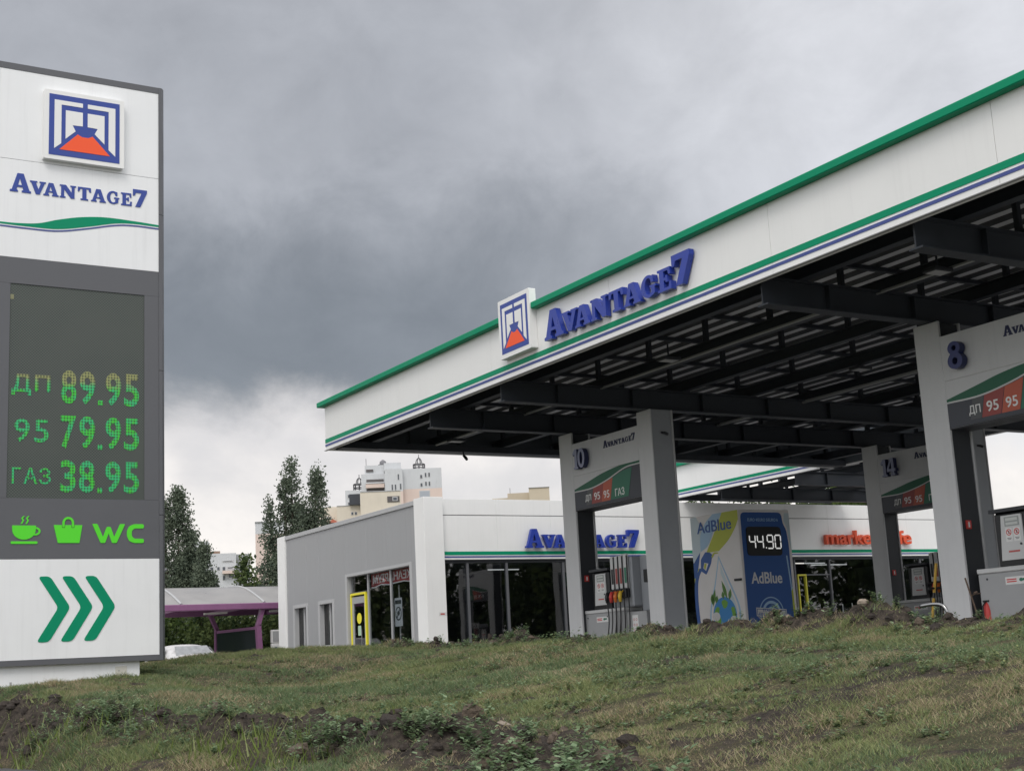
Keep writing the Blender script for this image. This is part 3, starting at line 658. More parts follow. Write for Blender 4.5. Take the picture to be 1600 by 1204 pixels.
    vs = [(a, y, z+.012) for y in (y0+.13, y1-.14) for a, z in prof]; s.add(vs, [(i, k+i, k+i+1, i+1) for i in range(k-1)])
    s.build('roof_deck', [DECK, FLUTE_SHADE], T)
    if signed:
        for a, b in ((13.2, 24.2), (17.5, 24.0), (12.8, 16.6), (16.4, 16.2), (20.2, 16.4), (13.0, 11.4), (16.6, 11.2), (20.4, 11.4)):
            s = MB(); s.bbox(a-.16, a+.16, b-.11, b+.11, zb+.0, zb+.05, .01); lf = s.build('floodlight', CHAR_D, T); s = MB(); s.box(a-.13, a+.13, b-.085, b+.085, zb-.006, zb-.001); s.build('diffuser', LGREY, lf); s = MB(); s.box(a-.01, a+.01, b-.01, b+.01, zb+.051, zb+.26); s.build('bracket', STEEL, lf)
        s = MB(); s.tube([(x0+2.1, y0+.3, zb+.06), (x0+2.1, y1-.8, zb+.06)], .022, 6); s.build('conduit', DGREY, T)
        s = MB(); s.tube([(x0+6.6, y0+.3, zb+.05), (x0+6.6, y1-.8, zb+.05)], .03, 6); s.build('conduit', DGREY, T)
    return T, fa
CX0, CX1, CY0, CY1, CZB, CZT = 11.07, 24.8, 5.4, 25.8, 4.4, 5.39
CAN, FAS = canopy('fuel_canopy', 'long white fuel canopy with green edge and raised blue name lettering', None, CX0, CX1, CY0, CY1, CZB, CZT, (7.3, 10.1, 12.6, 19.0, 21.5), True)
logo(BX(CX0-.002), -18.50, -17.55, 4.69, 5.63, .12, FAS, .075)
word_avantage(BX(CX0-.02), -17.2, -13.63, 4.705, .435, 0, .085, LETTER, FAS)
canopy('store_canopy', 'smaller white canopy with green stripe in front of the store', None, 24.46, 30.4, 26.0, 31.9, 4.4, 5.39, (27.0, 30.0), False)
s = MB()      # small camera hanging from the far canopy edge
cx_, cy2 = 13.9, 25.2
s.tube([(cx_, cy2, 4.37), (cx_, cy2, 4.29)], .015); s.tube([(cx_, cy2, 4.30), (cx_+.03, cy2-.04, 4.24), (cx_+.02, cy2-.10, 4.20)], [.025, .035, .03], 10)
tag(s.build('security_camera', BLACK), 'small black camera hanging under the far edge of the fuel canopy', 'camera')

# ------------------------------------------------------------------ pump portals
PX = 14.02
def glyph_number(txt):
    out = []
    one = [[(0,.78),(.22,1),(.46,1),(.46,.1),(.56,.1),(.56,0),(.08,0),(.08,.1),(.2,.1),(.2,.76),(.06,.68)]]
    zero = [ell(.38,.5,.38,.5,28), ell(.38,.5,.15,.32,22)]
    four = [[(.42,0),(.74,0),(.74,.1),(.66,.1),(.66,.24),(.8,.24),(.8,.4),(.66,.4),(.66,1),(.38,1),(0,.38),(0,.24),(.42,.24),(.42,.1),(.36,.1),(.36,0)],[(.18,.4),(.42,.4),(.42,.78)]]
    eight = [ell(.4,.29,.4,.29,22,-210,30)+ell(.4,.755,.335,.245,18,-48,228), ell(.4,.29,.15,.13,18), ell(.4,.76,.12,.10,16)]
    if txt == '10': out = [(0., one), (.52, zero)]; W = 1.28
    elif txt == '14': out = [(0., one), (.54, four)]; W = 1.34
    else: out = [(0., eight)]; W = .8
    return out, W
def portal(loc):
    """local frame: far pillar at +Y end (0..2.9), face at x = 0 looking to -X"""
    x, y, z = loc; T = thing('pump_portal', loc, '', 'pump gantry', 'white pump portals under the fuel canopy'); TOP = 4.12
    def bx(nm, m, x0, x1, y0, y1, z0, z1, b=.008, parent=T):
        s = MB(); s.bbox(x+x0, x+x1, y+y0, y+y1, z0, z1, b); return s.build(nm, m, parent)
    zb_ = GZ+.15
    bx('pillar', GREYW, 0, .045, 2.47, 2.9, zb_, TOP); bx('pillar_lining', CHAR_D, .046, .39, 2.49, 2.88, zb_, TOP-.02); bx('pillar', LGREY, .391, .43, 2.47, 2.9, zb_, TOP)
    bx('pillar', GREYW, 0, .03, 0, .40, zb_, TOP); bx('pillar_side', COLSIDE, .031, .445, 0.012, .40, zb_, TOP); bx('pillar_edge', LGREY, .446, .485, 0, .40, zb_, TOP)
    h = MB(); h.bbox(x+.0, x+.43, y+.401, y+2.469, 3.30, 3.90, .006); h.bbox(x+.012, x+.43, y+.401, y+2.469, 2.68, 3.299, .006); hd = h.build('header', GREYW, T)
    s = MB(); s.box(x+.01, x+.42, y+.401, y+2.469, 2.665, 2.679); s.build('header_soffit', CHAR_D, T)
    # printed band: u runs from the far pillar (0) to the near one
    B = (Vector((x+.0115, y+2.469, 0)), -Y_, Z_, -X_)
    gt = [(0,3.058),(.5,3.155),(.93,3.238),(1.49,3.298),(2.066,3.302)]; gb = [(2.066,3.265),(1.62,3.248),(1.06,3.11),(.55,3.028),(0,3.026)]
    s = MB(); s.prism([smooth_line(gt)+smooth_line(gb)], B, 0, .0045); s.build('green_wave', GREEN_D, hd)
    # above the wave the header is pale: a pale sheet down to the wave, then the dark band under it
    s = MB(); s.prism([[(0,3.298)]+[(2.066,3.298)][:0]+[(a, b) for a, b in smooth_line(gt)][::-1][1:-1][:0]+[(1.4,3.298)]+[(a, b) for a, b in smooth_line(gt) if a < 1.4][::-1]], B, 0, .003); s.build('header_face', GREYW, hd)
    wl = [(a, b-.022) for a, b in gb]; s = MB(); s.prism([smooth_line(gb)+smooth_line(wl[::-1])], B, .0005, .005); s.build('white_line', LGD, hd)
    s = MB(); s.prism([smooth_line(wl)+[(0,2.682),(2.066,2.682)]], B, 0, .003); s.build('dark_band', TILE_N, hd)
    def bot(u): return np.interp(u, [0,.55,1.06,1.62,2.066], [2.996,2.998,3.078,3.212,3.23])
    for m, a0, a1, b0, b1 in ((mat('tile_grey', (.085,.09,.095),.5), .42, .60, .36, .53), (TILE_R, .61, .93, .54, .84), (TILE_O, .94, 1.23, .85, 1.13), (TILE_G, 1.24, 1.83, 1.14, 1.68)):
        s = MB(); s.prism([[(b0,2.735),(b1,2.735),(a1,bot(a1)),(a0+(a1-a0)/2,bot(a0+(a1-a0)/2)),(a0,bot(a0))]], B, .0035, .0065); s.build('fuel_tile', m, hd)
    for tx, a, b, c, e in (("ДП",.345,.53,2.785,2.915),("95",.63,.815,2.79,2.925),("95",.93,1.11,2.785,2.92),("ГАЗ",1.29,1.57,2.775,2.91)): text_obj(tx, 'fuel_text', B, a, b, c, e, .0066, .009, TEXTW, hd, .012)
    Bh = (Vector((x-.001, y+2.469, 0)), -Y_, Z_, -X_); word_avantage(Bh, 1.02, 2.0, 3.668, .13, 0, .006, NAVY, hd, name='header_letter')
    s = MB(); s.tube([(x+.22, y-.001, 3.72), (x+.24, y-.05, 3.70)], .02); s.tube([(x+.24, y-.04, 3.71), (x+.26, y-.11, 3.675)], .026, 10); s.build('camera', BLACK, T)
    s = MB(); s.box(x+.12, x+.21, y+2.474, y+2.489, 1.39, 1.50); q = s.build('fire_sign', RED, T)
    s = MB(); s.prism([[(.02,.02),(.05,.02),(.05,.08),(.035,.095),(.02,.08)]], (Vector((x+.13, y+2.474, 1.39)), X_, Z_, -Y_), .0005, .003); s.build('fire_pictogram', STICK, q)
    return T
def number(T, txt, light):
    x, y, z = T.location; out, W = glyph_number(txt); B = (Vector((x-.002, y+2.469, 0)), -Y_, Z_, -X_); H = .36
    u = .19 if len(txt) > 1 else .2
    for dx, loops in out:
        s = MB(); s.prism([[(u+(dx+a)*H*.84/1., 3.40+b*H) for a, b in l] for l in loops], B, .025, .12, 0, 1); s.build('number', [light, NAVY], T)
        s = MB(); s.tube([(x-.04, y+2.469-u-(dx+.3)*.3, 3.52), (x, y+2.469-u-(dx+.3)*.3, 3.52)], .01); s.build('number_stud', NAVY, T)
PALEN = mat('number_face_lit', (.28, .30, .42), .4); BLUEN = mat('number_face_blue', (.030, .042, .15), .4)
P10 = portal((PX, 18.81, GZ)); P8 = copy_thing(P10, (PX, 9.93, GZ)); P14 = copy_thing(P10, (21.54, 18.60, GZ))
ROW3 = [(29.0, 9.93), (29.0, 17.6)]; P3 = [copy_thing(P10, (a, b, GZ)) for a, b in ROW3]
P10['label'] = 'white pump portal numbered 10 nearest the store side door'; P8['label'] = 'large white pump portal numbered 8 at the right edge'; P14['label'] = 'dim white pump portal numbered 14 in the second row'
number(P10, '10', PALEN); number(P8, '8', BLUEN); number(P14, '14', PALEN)
s = MB(); 
for nm, (xx, yy) in dict(a=(PX, 18.81), b=(PX, 9.93), c=(21.54, 18.6)).items():
    s = MB(); s.bbox(xx-.35, xx+.85, yy-.5, yy+3.4, GZ, GZ+.148, .03)
    tag(s.build('pump_island', mat('island_concrete', (.33, .32, .31), .85, var=.15)), {'a': 'raised concrete island under portal 10', 'b': 'raised concrete island under portal 8', 'c': 'raised concrete island under portal 14'}[nm], 'pump island', 'concrete pump islands')

# ------------------------------------------------------------------ fuel dispensers (stand inside the portals)
def dispenser(loc):
    x, y, z = loc; T = thing('fuel_dispenser', loc, '', 'fuel pump', 'grey fuel dispensers in the portals')
    zb_ = GZ+.15
    def bx(nm, m, x0, x1, y0, y1, z0, z1, b=.01, parent=T): s = MB(); s.bbox(x+x0, x+x1, y+y0, y+y1, z0, z1, b); return s.build(nm, m, parent)
    cab = bx('cabinet', DGREY, .10, .52, .62, 1.94, zb_, .80); bx('cabinet_top', LGD, .085, .53, .615, 1.945, .802, .862); bx('side_cabinet', DGREY, .11, .52, .03, .615, zb_, .77)
    for yy in (1.80, 1.18): s = MB(); s.tube([(x+.1, y+yy, .73), (x+.094, y+yy, .73)], .014, 10); s.build('lock', CHAR_D, cab)
    # display head: dark bezel with a leaning grey face
    hd = bx('display_bezel', BLACK, .10, .48, 1.09, 1.60, .84, 1.53, .03); s = MB(); s.box(x+.06, x+.5, y+1.05, y+1.63, 1.531, 1.575); s.build('display_hood', CHAR_D, hd)
    s = MB(); s.hexa([(x+.084, y+1.15, .935), (x+.1, y+1.15, .935), (x+.1, y+1.52, .935), (x+.084, y+1.52, .935), (x+.084, y+1.16, 1.485), (x+.1, y+1.16, 1.485), (x+.1, y+1.47, 1.485), (x+.084, y+1.47, 1.485)]); fc = s.build('display_face', LGD, hd)
    Bf = (Vector((x+.0835, y+1.47, 0)), -Y_, Z_, -X_)
    s = MB(); s.prism([rect(.05,.27,1.35,1.465)], Bf, 0, .003); lc = s.build('display_window', mat('lcd', (.30, .32, .31), .25), fc)
    s = MB(); s.prism([rect(.07,.25,1.415,1.45)], Bf, .0032, .005); s.prism([rect(.07,.25,1.365,1.395)], Bf, .0032, .005); s.build('display_readout', mat('lcd_light', (.5,.52,.5),.3), lc)
    for a in (.05, .17):
        s = MB(); s.prism([rect(a,a+.105,1.16,1.33)], Bf, 0, .002); st = s.build('warning_sticker', STICK, fc)
        s = MB(); s.prism([ell(a+.052,1.275,.04,.04,20), ell(a+.052,1.275,.03,.03,20)], Bf, .002, .004); s.prism([[(a+.028,1.296),(a+.034,1.302),(a+.078,1.256),(a+.072,1.25)]], Bf, .0042, .005); s.build('prohibition_ring', RED, st)
        s = MB(); s.prism([rect(a+.045,a+.062,1.258,1.292)], Bf, .002, .0035); s.prism([rect(a+.02,a+.085,1.2,1.206)], Bf, .002, .003); s.prism([rect(a+.03,a+.075,1.185,1.191)], Bf, .002, .003); s.build('pictogram', CHAR_D, st)
    s = MB(); s.prism([rect(.07,.24,1.028,1.05)], Bf, 0, .002); s.build('red_mark', mat('faded_red', (.45,.10,.09),.5), fc)
    s = MB(); s.tube([(x+.086, y+1.20, 1.12), (x+.074, y+1.20, 1.12)], .014, 10); s.build('lock', CHAR_D, fc)
    # sticker on the cabinet
    Bc = (Vector((x+.099, y+1.52, 0)), -Y_, Z_, -X_); s = MB(); s.prism([rect(0,.36,.64,.735)], Bc, 0, .002); st = s.build('cabinet_sticker', STICK, cab)
    s = MB(); s.prism([rect(.02,.17,.695,.71)], Bc, .002, .003); s.prism([rect(.02,.17,.668,.683)], Bc, .002, .003); s.build('red_mark', RED, st)
    s = MB(); s.prism([ell(.24,.69,.03,.022,14)], Bc, .002, .003); s.prism([ell(.29,.692,.035,.016,14)], Bc, .0031, .004); s.build('green_mark', TILE_G, st)
    # nozzle tower
    tw = bx('hose_tower', COLSIDE, .13, .46, .40, 1.02, .86, 1.72, .02)
    cols = ((.93, BLACK, BLACK), (.80, TILE_R, RED), (.67, TILE_R, mat('nozzle_orange', (.62, .16, .03), .45)), (.53, TILE_G, mat('nozzle_yellow', (.62, .42, .04), .45)))
    for i, (yy, lab, nz) in enumerate(cols):
        pn = bx('hose_column', LGD, .085, .129, yy-.055, yy+.055, 1.18, 1.755+(.0 if i < 3 else .02), .01, tw)
        s = MB(); s.box(x+.081, x+.0845, y+yy-.028, y+yy+.028, 1.27, 1.535); s.build('grade_label', lab, pn)
        s = MB(); s.bbox(x+.02, x+.129, y+yy-.055, y+yy+.055, 1.02, 1.175, .012); s.build('nozzle_boot', BLACK, tw)
        n = MB(); n.tube([(x-.03, y+yy+.012, 1.13), (x-.055, y+yy+.012, 1.05), (x-.05, y+yy+.01, .95)], [.028, .036, .026], 10); n.tube([(x-.045, y+yy+.012, 1.08), (x+.02, y+yy+.012, 1.14)], .014, 8)
        n.tube([(x-.05, y+yy+.012, .97), (x-.085, y+yy+.012, 1.0), (x-.08, y+yy+.012, 1.08), (x-.05, y+yy+.012, 1.1)], .008, 6); nn = n.build('nozzle', nz, T, True)
        h = MB(); dd = random.uniform(-.06, .06); h.tube(catmull([(x-.05, y+yy+.01, .96), (x-.06, y+yy-.02+dd, .6), (x-.10, y+yy+.05+dd, .1), (x-.05, y+yy+.02+dd, -.02), (x+.02, y+yy-.06+dd, .1), (x+.07, y+yy-.065, .6), (x+.075, y+yy-.066, 1.4), (x+.078, y+yy-.066, 1.74)]), .011, 7); h.build('hose', RUBBER, T, True)
    bx('back_panel', COLSIDE, .30, .50, .03, .39, .78, 1.72, .01); bx('card_reader', BLACK, .20, .299, .06, .17, 1.25, 1.47, .01)
    Bs = (Vector((x+.109, y+.44, 0)), -Y_, Z_, -X_); s = MB(); s.prism([rect(0,.17,.40,.71)], Bs, 0, .002); st = s.build('instruction_sticker', STICK, T)
    s = MB()
    for j in range(3):
        for i in range(2): s.prism([ell(.05+.07*i,.455+.09*j,.022,.022,12), ell(.05+.07*i,.455+.09*j,.015,.015,12)], Bs, .002, .003)
    s.build('prohibition_ring', mat('faded_red', (.45,.10,.09),.5), st)
    return T
def catmull(pts, n=6):
    P = [Vector(p) for p in pts]; P = [P[0]*2-P[1]]+P+[P[-1]*2-P[-2]]; out = []
    for i in range(1, len(P)-2):
        a, b, c, d = P[i-1:i+3]
        for j in range(n): t = j/n; out.append(.5*((2*b)+(c-a)*t+(2*a-5*b+4*c-d)*t*t+(-a+3*b-3*c+d)*t**3))
    return out+[P[-2]]
D10 = dispenser((PX, 19.43, GZ)); D8 = copy_thing(D10, (PX, 10.36, GZ)); D14 = copy_thing(D10, (21.54, 19.05, GZ))
for i, (xx, yy) in enumerate(ROW3):
    q = P3[i]; q['label'] = ('bare white pump portal of the third row mirrored in the store glass', 'second bare white pump portal mirrored in the store glass nearer the store')[i]
    q = copy_thing(D10, (xx, yy+.5, GZ)); q['label'] = ('grey fuel dispenser in the third row mirrored in the store glass', 'second grey fuel dispenser mirrored in the store glass nearer the store')[i]
D10['label'] = 'grey fuel dispenser with four hoses inside portal 10'; D8['label'] = 'big grey fuel dispenser cut by the right edge beside portal 8'; D14['label'] = 'dim grey fuel dispenser behind the slanted yellow pole in portal 14'

# ------------------------------------------------------------------ additive kiosk (stands beyond portal 14)
def build_kiosk():
    x0, x1, y0, y1, z0, z1 = 20.6, 22.13, 24.6, 26.35, -.2, 3.17
    T = thing('additive_dispenser', ((x0+x1)/2, (y0+y1)/2, GZ), 'tall blue and white additive kiosk with drop and globe print, reading 44.90', 'dispenser kiosk')
    s = MB(); s.bbox(x0, x1, y0, y1, z0, z1, .012); s.build('body', PWH, T)
    s = MB(); s.box(x0-.02, x1+.02, y0-.02, y1+.02, GZ-.15, z0-.001); s.build('base', CHAR_D, T)
    L = BX(x0, y1); F = BY(y0, x0)
    def pr(nm, m, loops, B, d0=0, d1=.003, parent=T): s = MB(); s.prism(loops, B, d0, d1); return s.build(nm, m, parent)
    sl = smooth_line
    pr('pale_band', PLT, [[(.005,3.165),(.23,3.165)]+sl([(.23,3.165),(.37,2.91),(.36,2.6),(.29,2.31),(.005,2.11)])[1:]], L)
    pr('blue_band', PBL, [sl([(.32,2.34),(.34,2.7),(.55,2.98),(.85,3.165)])+sl([(1.19,3.165),(.9,2.85),(.62,2.48),(.32,2.34)])], L, 0, .004)
    pr('lime_band', PGR, [sl([(1.19,3.165),(1.0,2.9),(.72,2.55),(.52,2.30)])+sl([(.98,2.30),(1.35,2.52),(1.6,2.75),(1.745,2.95)])+[(1.745,3.165)]], L, 0, .005)
    pr('blue_wedge', ALB, [[(.005,2.08),(.29,2.33),(.18,1.98),(.09,1.76),(.005,1.74)]], L, 0, .004)
    hose = sl([(.34,1.96),(.17,1.74),(.10,1.45),(.09,.98),(.14,.45),(.19,-.19)])
    pr('printed_hose', ALB, [hose+[(a-.12, b) for a, b in hose[::-1]]], L, 0, .006)
    lh = [(a-.122, b) for a, b in hose]; pr('lime_edge', PGR, [[(max(.004, a-.06), b) for a, b in lh]+[(max(.006, a), b) for a, b in lh[::-1]]], L, 0, .0035)
    nz = pr('printed_nozzle', ALB, [rounded([(.30,2.16),(.48,2.32),(.64,2.30),(.73,2.24),(.66,2.04),(.46,1.80),(.27,1.90)],.03), [(.41,2.08),(.57,2.05),(.46,1.88),(.36,1.96)]], L, 0, .007)
    pr('nozzle_spout', PGR, [sl([(.70,2.20),(.80,2.28),(.95,2.27)])+[(.95,2.25),(.82,2.25),(.72,2.16)]], L, .0005, .0075, nz)
    pr('nozzle_leaf', PGR, [[(.42,2.06),(.50,2.05),(.43,1.92),(.39,1.96)]], L, 0, .005, nz)
    text_obj("AdBlue", 'kiosk_lettering', L, .24, 1.50, 2.76, 3.03, .0052, .011, ALB, T, .012)
    dro = sl([(.95,2.20),(1.12,1.88),(1.36,1.45),(1.56,1.05),(1.58,.72),(1.42,.42),(1.05,.28),(.68,.40),(.48,.72),(.55,1.12),(.75,1.60),(.95,2.20)])[:-1]
    dri = [(1.03+(a-1.03)*.90, .9+(b-.9)*.94) for a, b in dro]
    dp = pr('water_drop', PBL, [dro], L, 0, .003); pr('drop_inside', PWH, [dri], L, .0032, .0045, dp)
    pr('drop_shine', PLT, [sl([(1.0,1.98),(1.22,1.52),(1.45,1.05),(1.46,.75)])+sl([(1.40,.78),(1.34,1.05),(1.15,1.45),(.98,1.80)])], L, .0047, .006, dp)
    gl = pr('globe', mat('globe_blue', (.05,.27,.62), .35), [ell(1.03,.83,.42,.42,40)], L, .0047, .007, dp)
    land = mat('globe_land', (.16,.40,.04), .45)
    for k, pts in enumerate([[(.64,.9),(.75,1.05),(.86,1.02),(.82,.88),(.90,.72),(.78,.55),(.66,.66)],[(.92,1.15),(1.05,1.2),(1.18,1.12),(1.10,1.0),(1.0,.98)],[(1.25,1.0),(1.38,1.02),(1.43,.82),(1.36,.62),(1.28,.68),(1.30,.85)],[(.9,.52),(1.02,.58),(1.05,.47),(.95,.43)]]): pr('continent', land, [rounded(pts, .06)], L, .0072, .009, gl)
    for cx, cy_, r in ((.72,.82,.14),(1.33,.72,.12)): pr('cloud', STICK, [ell(cx,cy_,r,r*.72,20)], L, .0092, .011, gl)
    for a, b, c, d_ in ((.62,1.05,.74,1.45),(.60,1.10,.62,1.35),(1.16,1.18,1.0,1.62),(1.22,1.16,1.30,1.42),(1.02,1.2,1.0,1.38),(.74,1.12,.80,1.30)):
        n_ = Vector((d_-b, a-c)).normalized()*.055; pr('leaf', PDG, [sl([(a,b),((a+c)/2+n_.x,(b+d_)/2+n_.y),(c,d_)])+sl([(c,d_),((a+c)/2-n_.x,(b+d_)/2-n_.y),(a,b)])[1:-1]], L, .0072, .010, gl)
    pr('lime_corner', PGR, [[(1.745,.72),(1.745,.2),(1.50,.2)]], L)
    s = MB(); s.bbox(x0-.05, x0-.001, y0+.03, y0+.26, 1.575, 1.625, .008); s.build('door_handle', CHAR_D, T)
    # front
    pan = pr('front_panel', ALB, [rounded([(.07,-.15),(.07,3.11),(1.29,3.11),(1.31,2.86),(1.40,2.72),(1.44,2.4),(1.45,-.15)],.13)], F)
    pr('printed_tube', PBL, [rounded([(1.33,2.12),(1.37,2.12),(1.43,1.40),(1.45,1.38),(1.40,1.30)],.01)], F, .0032, .0045, pan)
    pr('lime_tube', PGR, [[(1.40,1.30),(1.449,1.38),(1.49,-.1),(1.43,-.1)]], F, .0032, .005, pan)
    pr('pale_edge', PLT, [[(1.38,3.10),(1.52,3.10),(1.52,2.2),(1.47,2.45),(1.43,2.75),(1.35,2.92)]], F, 0, .002)
    text_obj("EURO 4/EURO 5/EURO 6", 'kiosk_lettering', F, .27, 1.17, 2.905, 2.975, .0032, .006, PBL, pan, .008)
    dsp = pr('price_display', BLACK, [rounded(rect(.19,1.22,2.12,2.78),.10)], F, .0032, .02, pan)
    seg = {'4': 'fgbc', '9': 'abcdfg', '0': 'abcdef'}; H = .30; Wd = .165; th = .03
    u = .27
    for ch in "44.90":
        if ch == '.': pr('lcd_digit', LCDW, [ell(u+.015, 2.30, .016, .016, 10)], F, .0202, .023, dsp); u += .06; continue
        P_ = {'a': ((0,1),(1,1)), 'b': ((1,1),(1,.5)), 'c': ((1,.5),(1,0)), 'd': ((0,0),(1,0)), 'e': ((0,.5),(0,0)), 'f': ((0,1),(0,.5)), 'g': ((0,.5),(1,.5))}
        s = MB()
        for k in seg[ch]:
            (a, b), (c, d_) = P_[k]; ax, ay, bx_, by_ = u+a*Wd-.02*(b-.5)*0, 2.285+b*H, u+c*Wd, 2.285+d_*H; v = Vector((bx_-ax, by_-ay)).normalized(); n_ = Vector((-v.y, v.x))*th*.5; p, q = Vector((ax, ay))+v*.02, Vector((bx_, by_))-v*.02
            s.prism([[(p-n_)[:], (q-n_)[:], (q+v*.013)[:], (q+n_)[:], (p+n_)[:], (p-v*.013)[:]]], F, .0202, .023)
        s.build('lcd_digit', LCDW, dsp); u += .232
    text_obj("AdBlue", 'kiosk_lettering', F, .24, 1.15, 1.49, 1.75, .0032, .008, TEXTW, pan, .02)
    c = (.76, .83); stp = pr('stamp_ring', PBL, [ell(*c,.36,.36,48), ell(*c,.335,.335,48)], F, .0032, .0045, pan)
    pr('stamp_band', PBL, [ell(*c,.27,.27,40,20,160)+ell(*c,.21,.21,40,160,20)], F, .0032, .0045, stp); pr('stamp_band', PBL, [ell(*c,.27,.27,40,200,340)+ell(*c,.21,.21,40,340,200)], F, .0032, .0045, stp); pr('stamp_core', PBL, [ell(*c,.14,.14,30)], F, .0032, .0042, stp)
    pl = pr('stamp_plate', STICK, [[(.31,.96),(1.20,.90),(1.20,.70),(.31,.77)]], F, .0046, .0065, stp); pr('plate_field', ALB, [[(.33,.935),(1.18,.88),(1.18,.72),(.33,.79)],[(.345,.92),(.345,.805),(1.165,.735),(1.165,.867)]], F, .0066, .0075, pl)
    Bs = (Vector((x0, y0, 0)), Vector((1, 0, -.07)).normalized(), Z_, -Y_); text_obj("STANDART", 'stamp_text', Bs, .50, 1.02, .905, .965, .0068, .009, ALB, pl, .02); text_obj("DIN 70070 1.2.3.4.6", 'stamp_text', Bs, .38, 1.14, .822, .875, .0068, .009, ALB, pl, .02)
    return T
KT = build_kiosk()
def resize(T, k):
    for o in T.children_recursive:
        o.data.transform(Matrix.Scale(k, 4))
    T.location = T.location*k
resize(KT, .86)

# ------------------------------------------------------------------ store
def build_store():
    SX, SY, EX, BYY, ZT = 16.12, 31.60, 36.6, 41.0, 4.25
    T = thing('store_building', (26, 36, GZ), 'low white and grey filling station store with dark glazed front', 'store')
    def bx(nm, m, x0, x1, y0, y1, z0, z1, b=.006, parent=T): s = MB(); s.bbox(x0, x1, y0, y1, z0, z1, b) if b else s.box(x0, x1, y0, y1, z0, z1); return s.build(nm, m, parent)
    bx('corner_post', WHITE, SX, SX+.55, SY-.16, SY+.40, GZ, ZT+.02); bx('rear_post', WHITE, SX, SX+.4, BYY, BYY+.6, GZ, ZT)
    # grey side wall of upright cassettes, split round its openings
    xs0, xs1 = SX+.06, SX+.22; s = MB(); cuts = [SY+.401, 32.36, 33.9, 35.2, 36.50, 37.42, 38.46, 39.38, 40.42, BYY-.001]
    s.bbox(xs0, xs1, cuts[0], 32.36-.002, GZ, 4.12, .006)
    for a, b in ((32.36, 33.74), (33.74, 35.12), (35.12, 36.50)): s.bbox(xs0, xs1, a+.002, b-.002, 2.70, 4.12, .006)
    s.bbox(xs0, xs1, 36.502, 37.418, GZ, 4.12, .006); s.bbox(xs0, xs1, 38.462, 39.378, GZ, 4.12, .006); s.bbox(xs0, xs1, 40.422, BYY-.002, GZ, 4.12, .006)
    for a, b in ((37.42, 38.46), (39.38, 40.42)): s.bbox(xs0, xs1, a+.002, b-.002, 2.02, 4.12, .006); s.bbox(xs0, xs1, a+.002, b-.002, GZ, .80, .006)
    s.build('side_wall', GREYP, T); bx('side_coping', LGREY, SX+.02, SX+.26, SY+.401, BYY-.001, 4.121, ZT-.01)
    # side windows
    for a, b in ((37.42, 38.46), (39.38, 40.42)):
        s = MB(); q = SX+.03
        s.bbox(q, q+.17, a-.06, a+.06, .72, 2.08, .005); s.bbox(q, q+.17, b-.06, b+.06, .72, 2.08, .005); s.bbox(q, q+.17, a+.061, b-.061, 1.98, 2.08, .005); s.bbox(q-.03, q+.17, a+.061, b-.061, .72, .80, .005)
        w = s.build('window', LGREY, T); s = MB(); s.box(SX+.18, SX+.19, a+.061, b-.061, .801, 1.979); s.build('pane', GLASS2, w)
        s = MB(); s.box(SX+.15, SX+.20, a+.45, a+.52, .801, 1.979); s.build('mullion', LGREY, w); s = MB(); s.box(SX+.3, SX+.32, a+.5, b-.07, .801, 1.979); s.build('blind', STICK, w)
    # side glazing with the yellow framed door
    s = MB(); q = SX+.03; s.bbox(q, q+.2, 32.30, 32.44, GZ, 2.70, .005); s.bbox(q, q+.2, 36.40, 36.52, GZ, 2.70, .005); s.bbox(q, q+.2, 32.441, 36.399, 2.62, 2.70, .005); gf = s.build('glazing_frame', LGREY, T)
    def pane(nm, a, b, z0, z1): s = MB(); s.box(SX+.16, SX+.17, a, b, z0, z1); return s.build(nm, SGLASS, T)
    pane('pane', 32.441, 33.77, GZ, 2.619); pane('pane', 33.83, 35.20, GZ, 2.619); pane('pane', 35.40, 36.36, 2.18, 2.619)
    for a in (33.771, 35.201): bx('mullion', DGREY, SX+.13, SX+.20, a, a+.058, GZ, 2.619)
    bx('transom', CHAR, SX+.13, SX+.20, 35.26, 36.399, 2.152, 2.178)
    s = MB(); q = SX+.10; s.bbox(q, q+.1, 35.345, 35.40, GZ, 2.15, .008); s.bbox(q, q+.1, 36.30, 36.355, GZ, 2.15, .008); s.bbox(q, q+.1, 35.401, 36.299, 2.09, 2.15, .008); s.build('door_frame', YELLOW, T)
    s = MB(); q = SX+.13; s.bbox(q, q+.05, 35.401, 35.50, GZ, 2.049, .006); s.bbox(q, q+.05, 36.20, 36.299, GZ, 2.049, .006); s.bbox(q, q+.05, 35.501, 36.199, 1.86, 2.049, .006); s.bbox(q, q+.05, 35.501, 36.199, GZ, .48, .006); dr = s.build('door', DGREY, T)
    s = MB(); s.box(SX+.15, SX+.16, 35.501, 36.199, .481, 1.859); s.build('pane', GLASS, dr)
    s = MB(); s.prism([ell(0, 1.45, .15, .15, 28)], (Vector((SX+.149, 35.87, 0)), -Y_, Z_, -X_), 0, .003); s.build('yellow_disc', YELLOW, dr)
    s = MB(); s.prism([rounded(rect(-.10,.10,.98,1.25),.02)], (Vector((SX+.149, 35.87, 0)), -Y_, Z_, -X_), 0, .003); s.build('door_sticker', mat('pale_green', (.40,.56,.42),.5), dr)
    s = MB(); s.tube([(SX+.09, 35.62, .5), (SX+.09, 35.62, 1.15)], .016); s.build('handle', CHROME, dr)
    # reflections of a banner and a sign, modelled as objects behind the side glass
    Bi = (Vector((SX+.205, 35.12, 0)), -Y_, Z_, -X_)
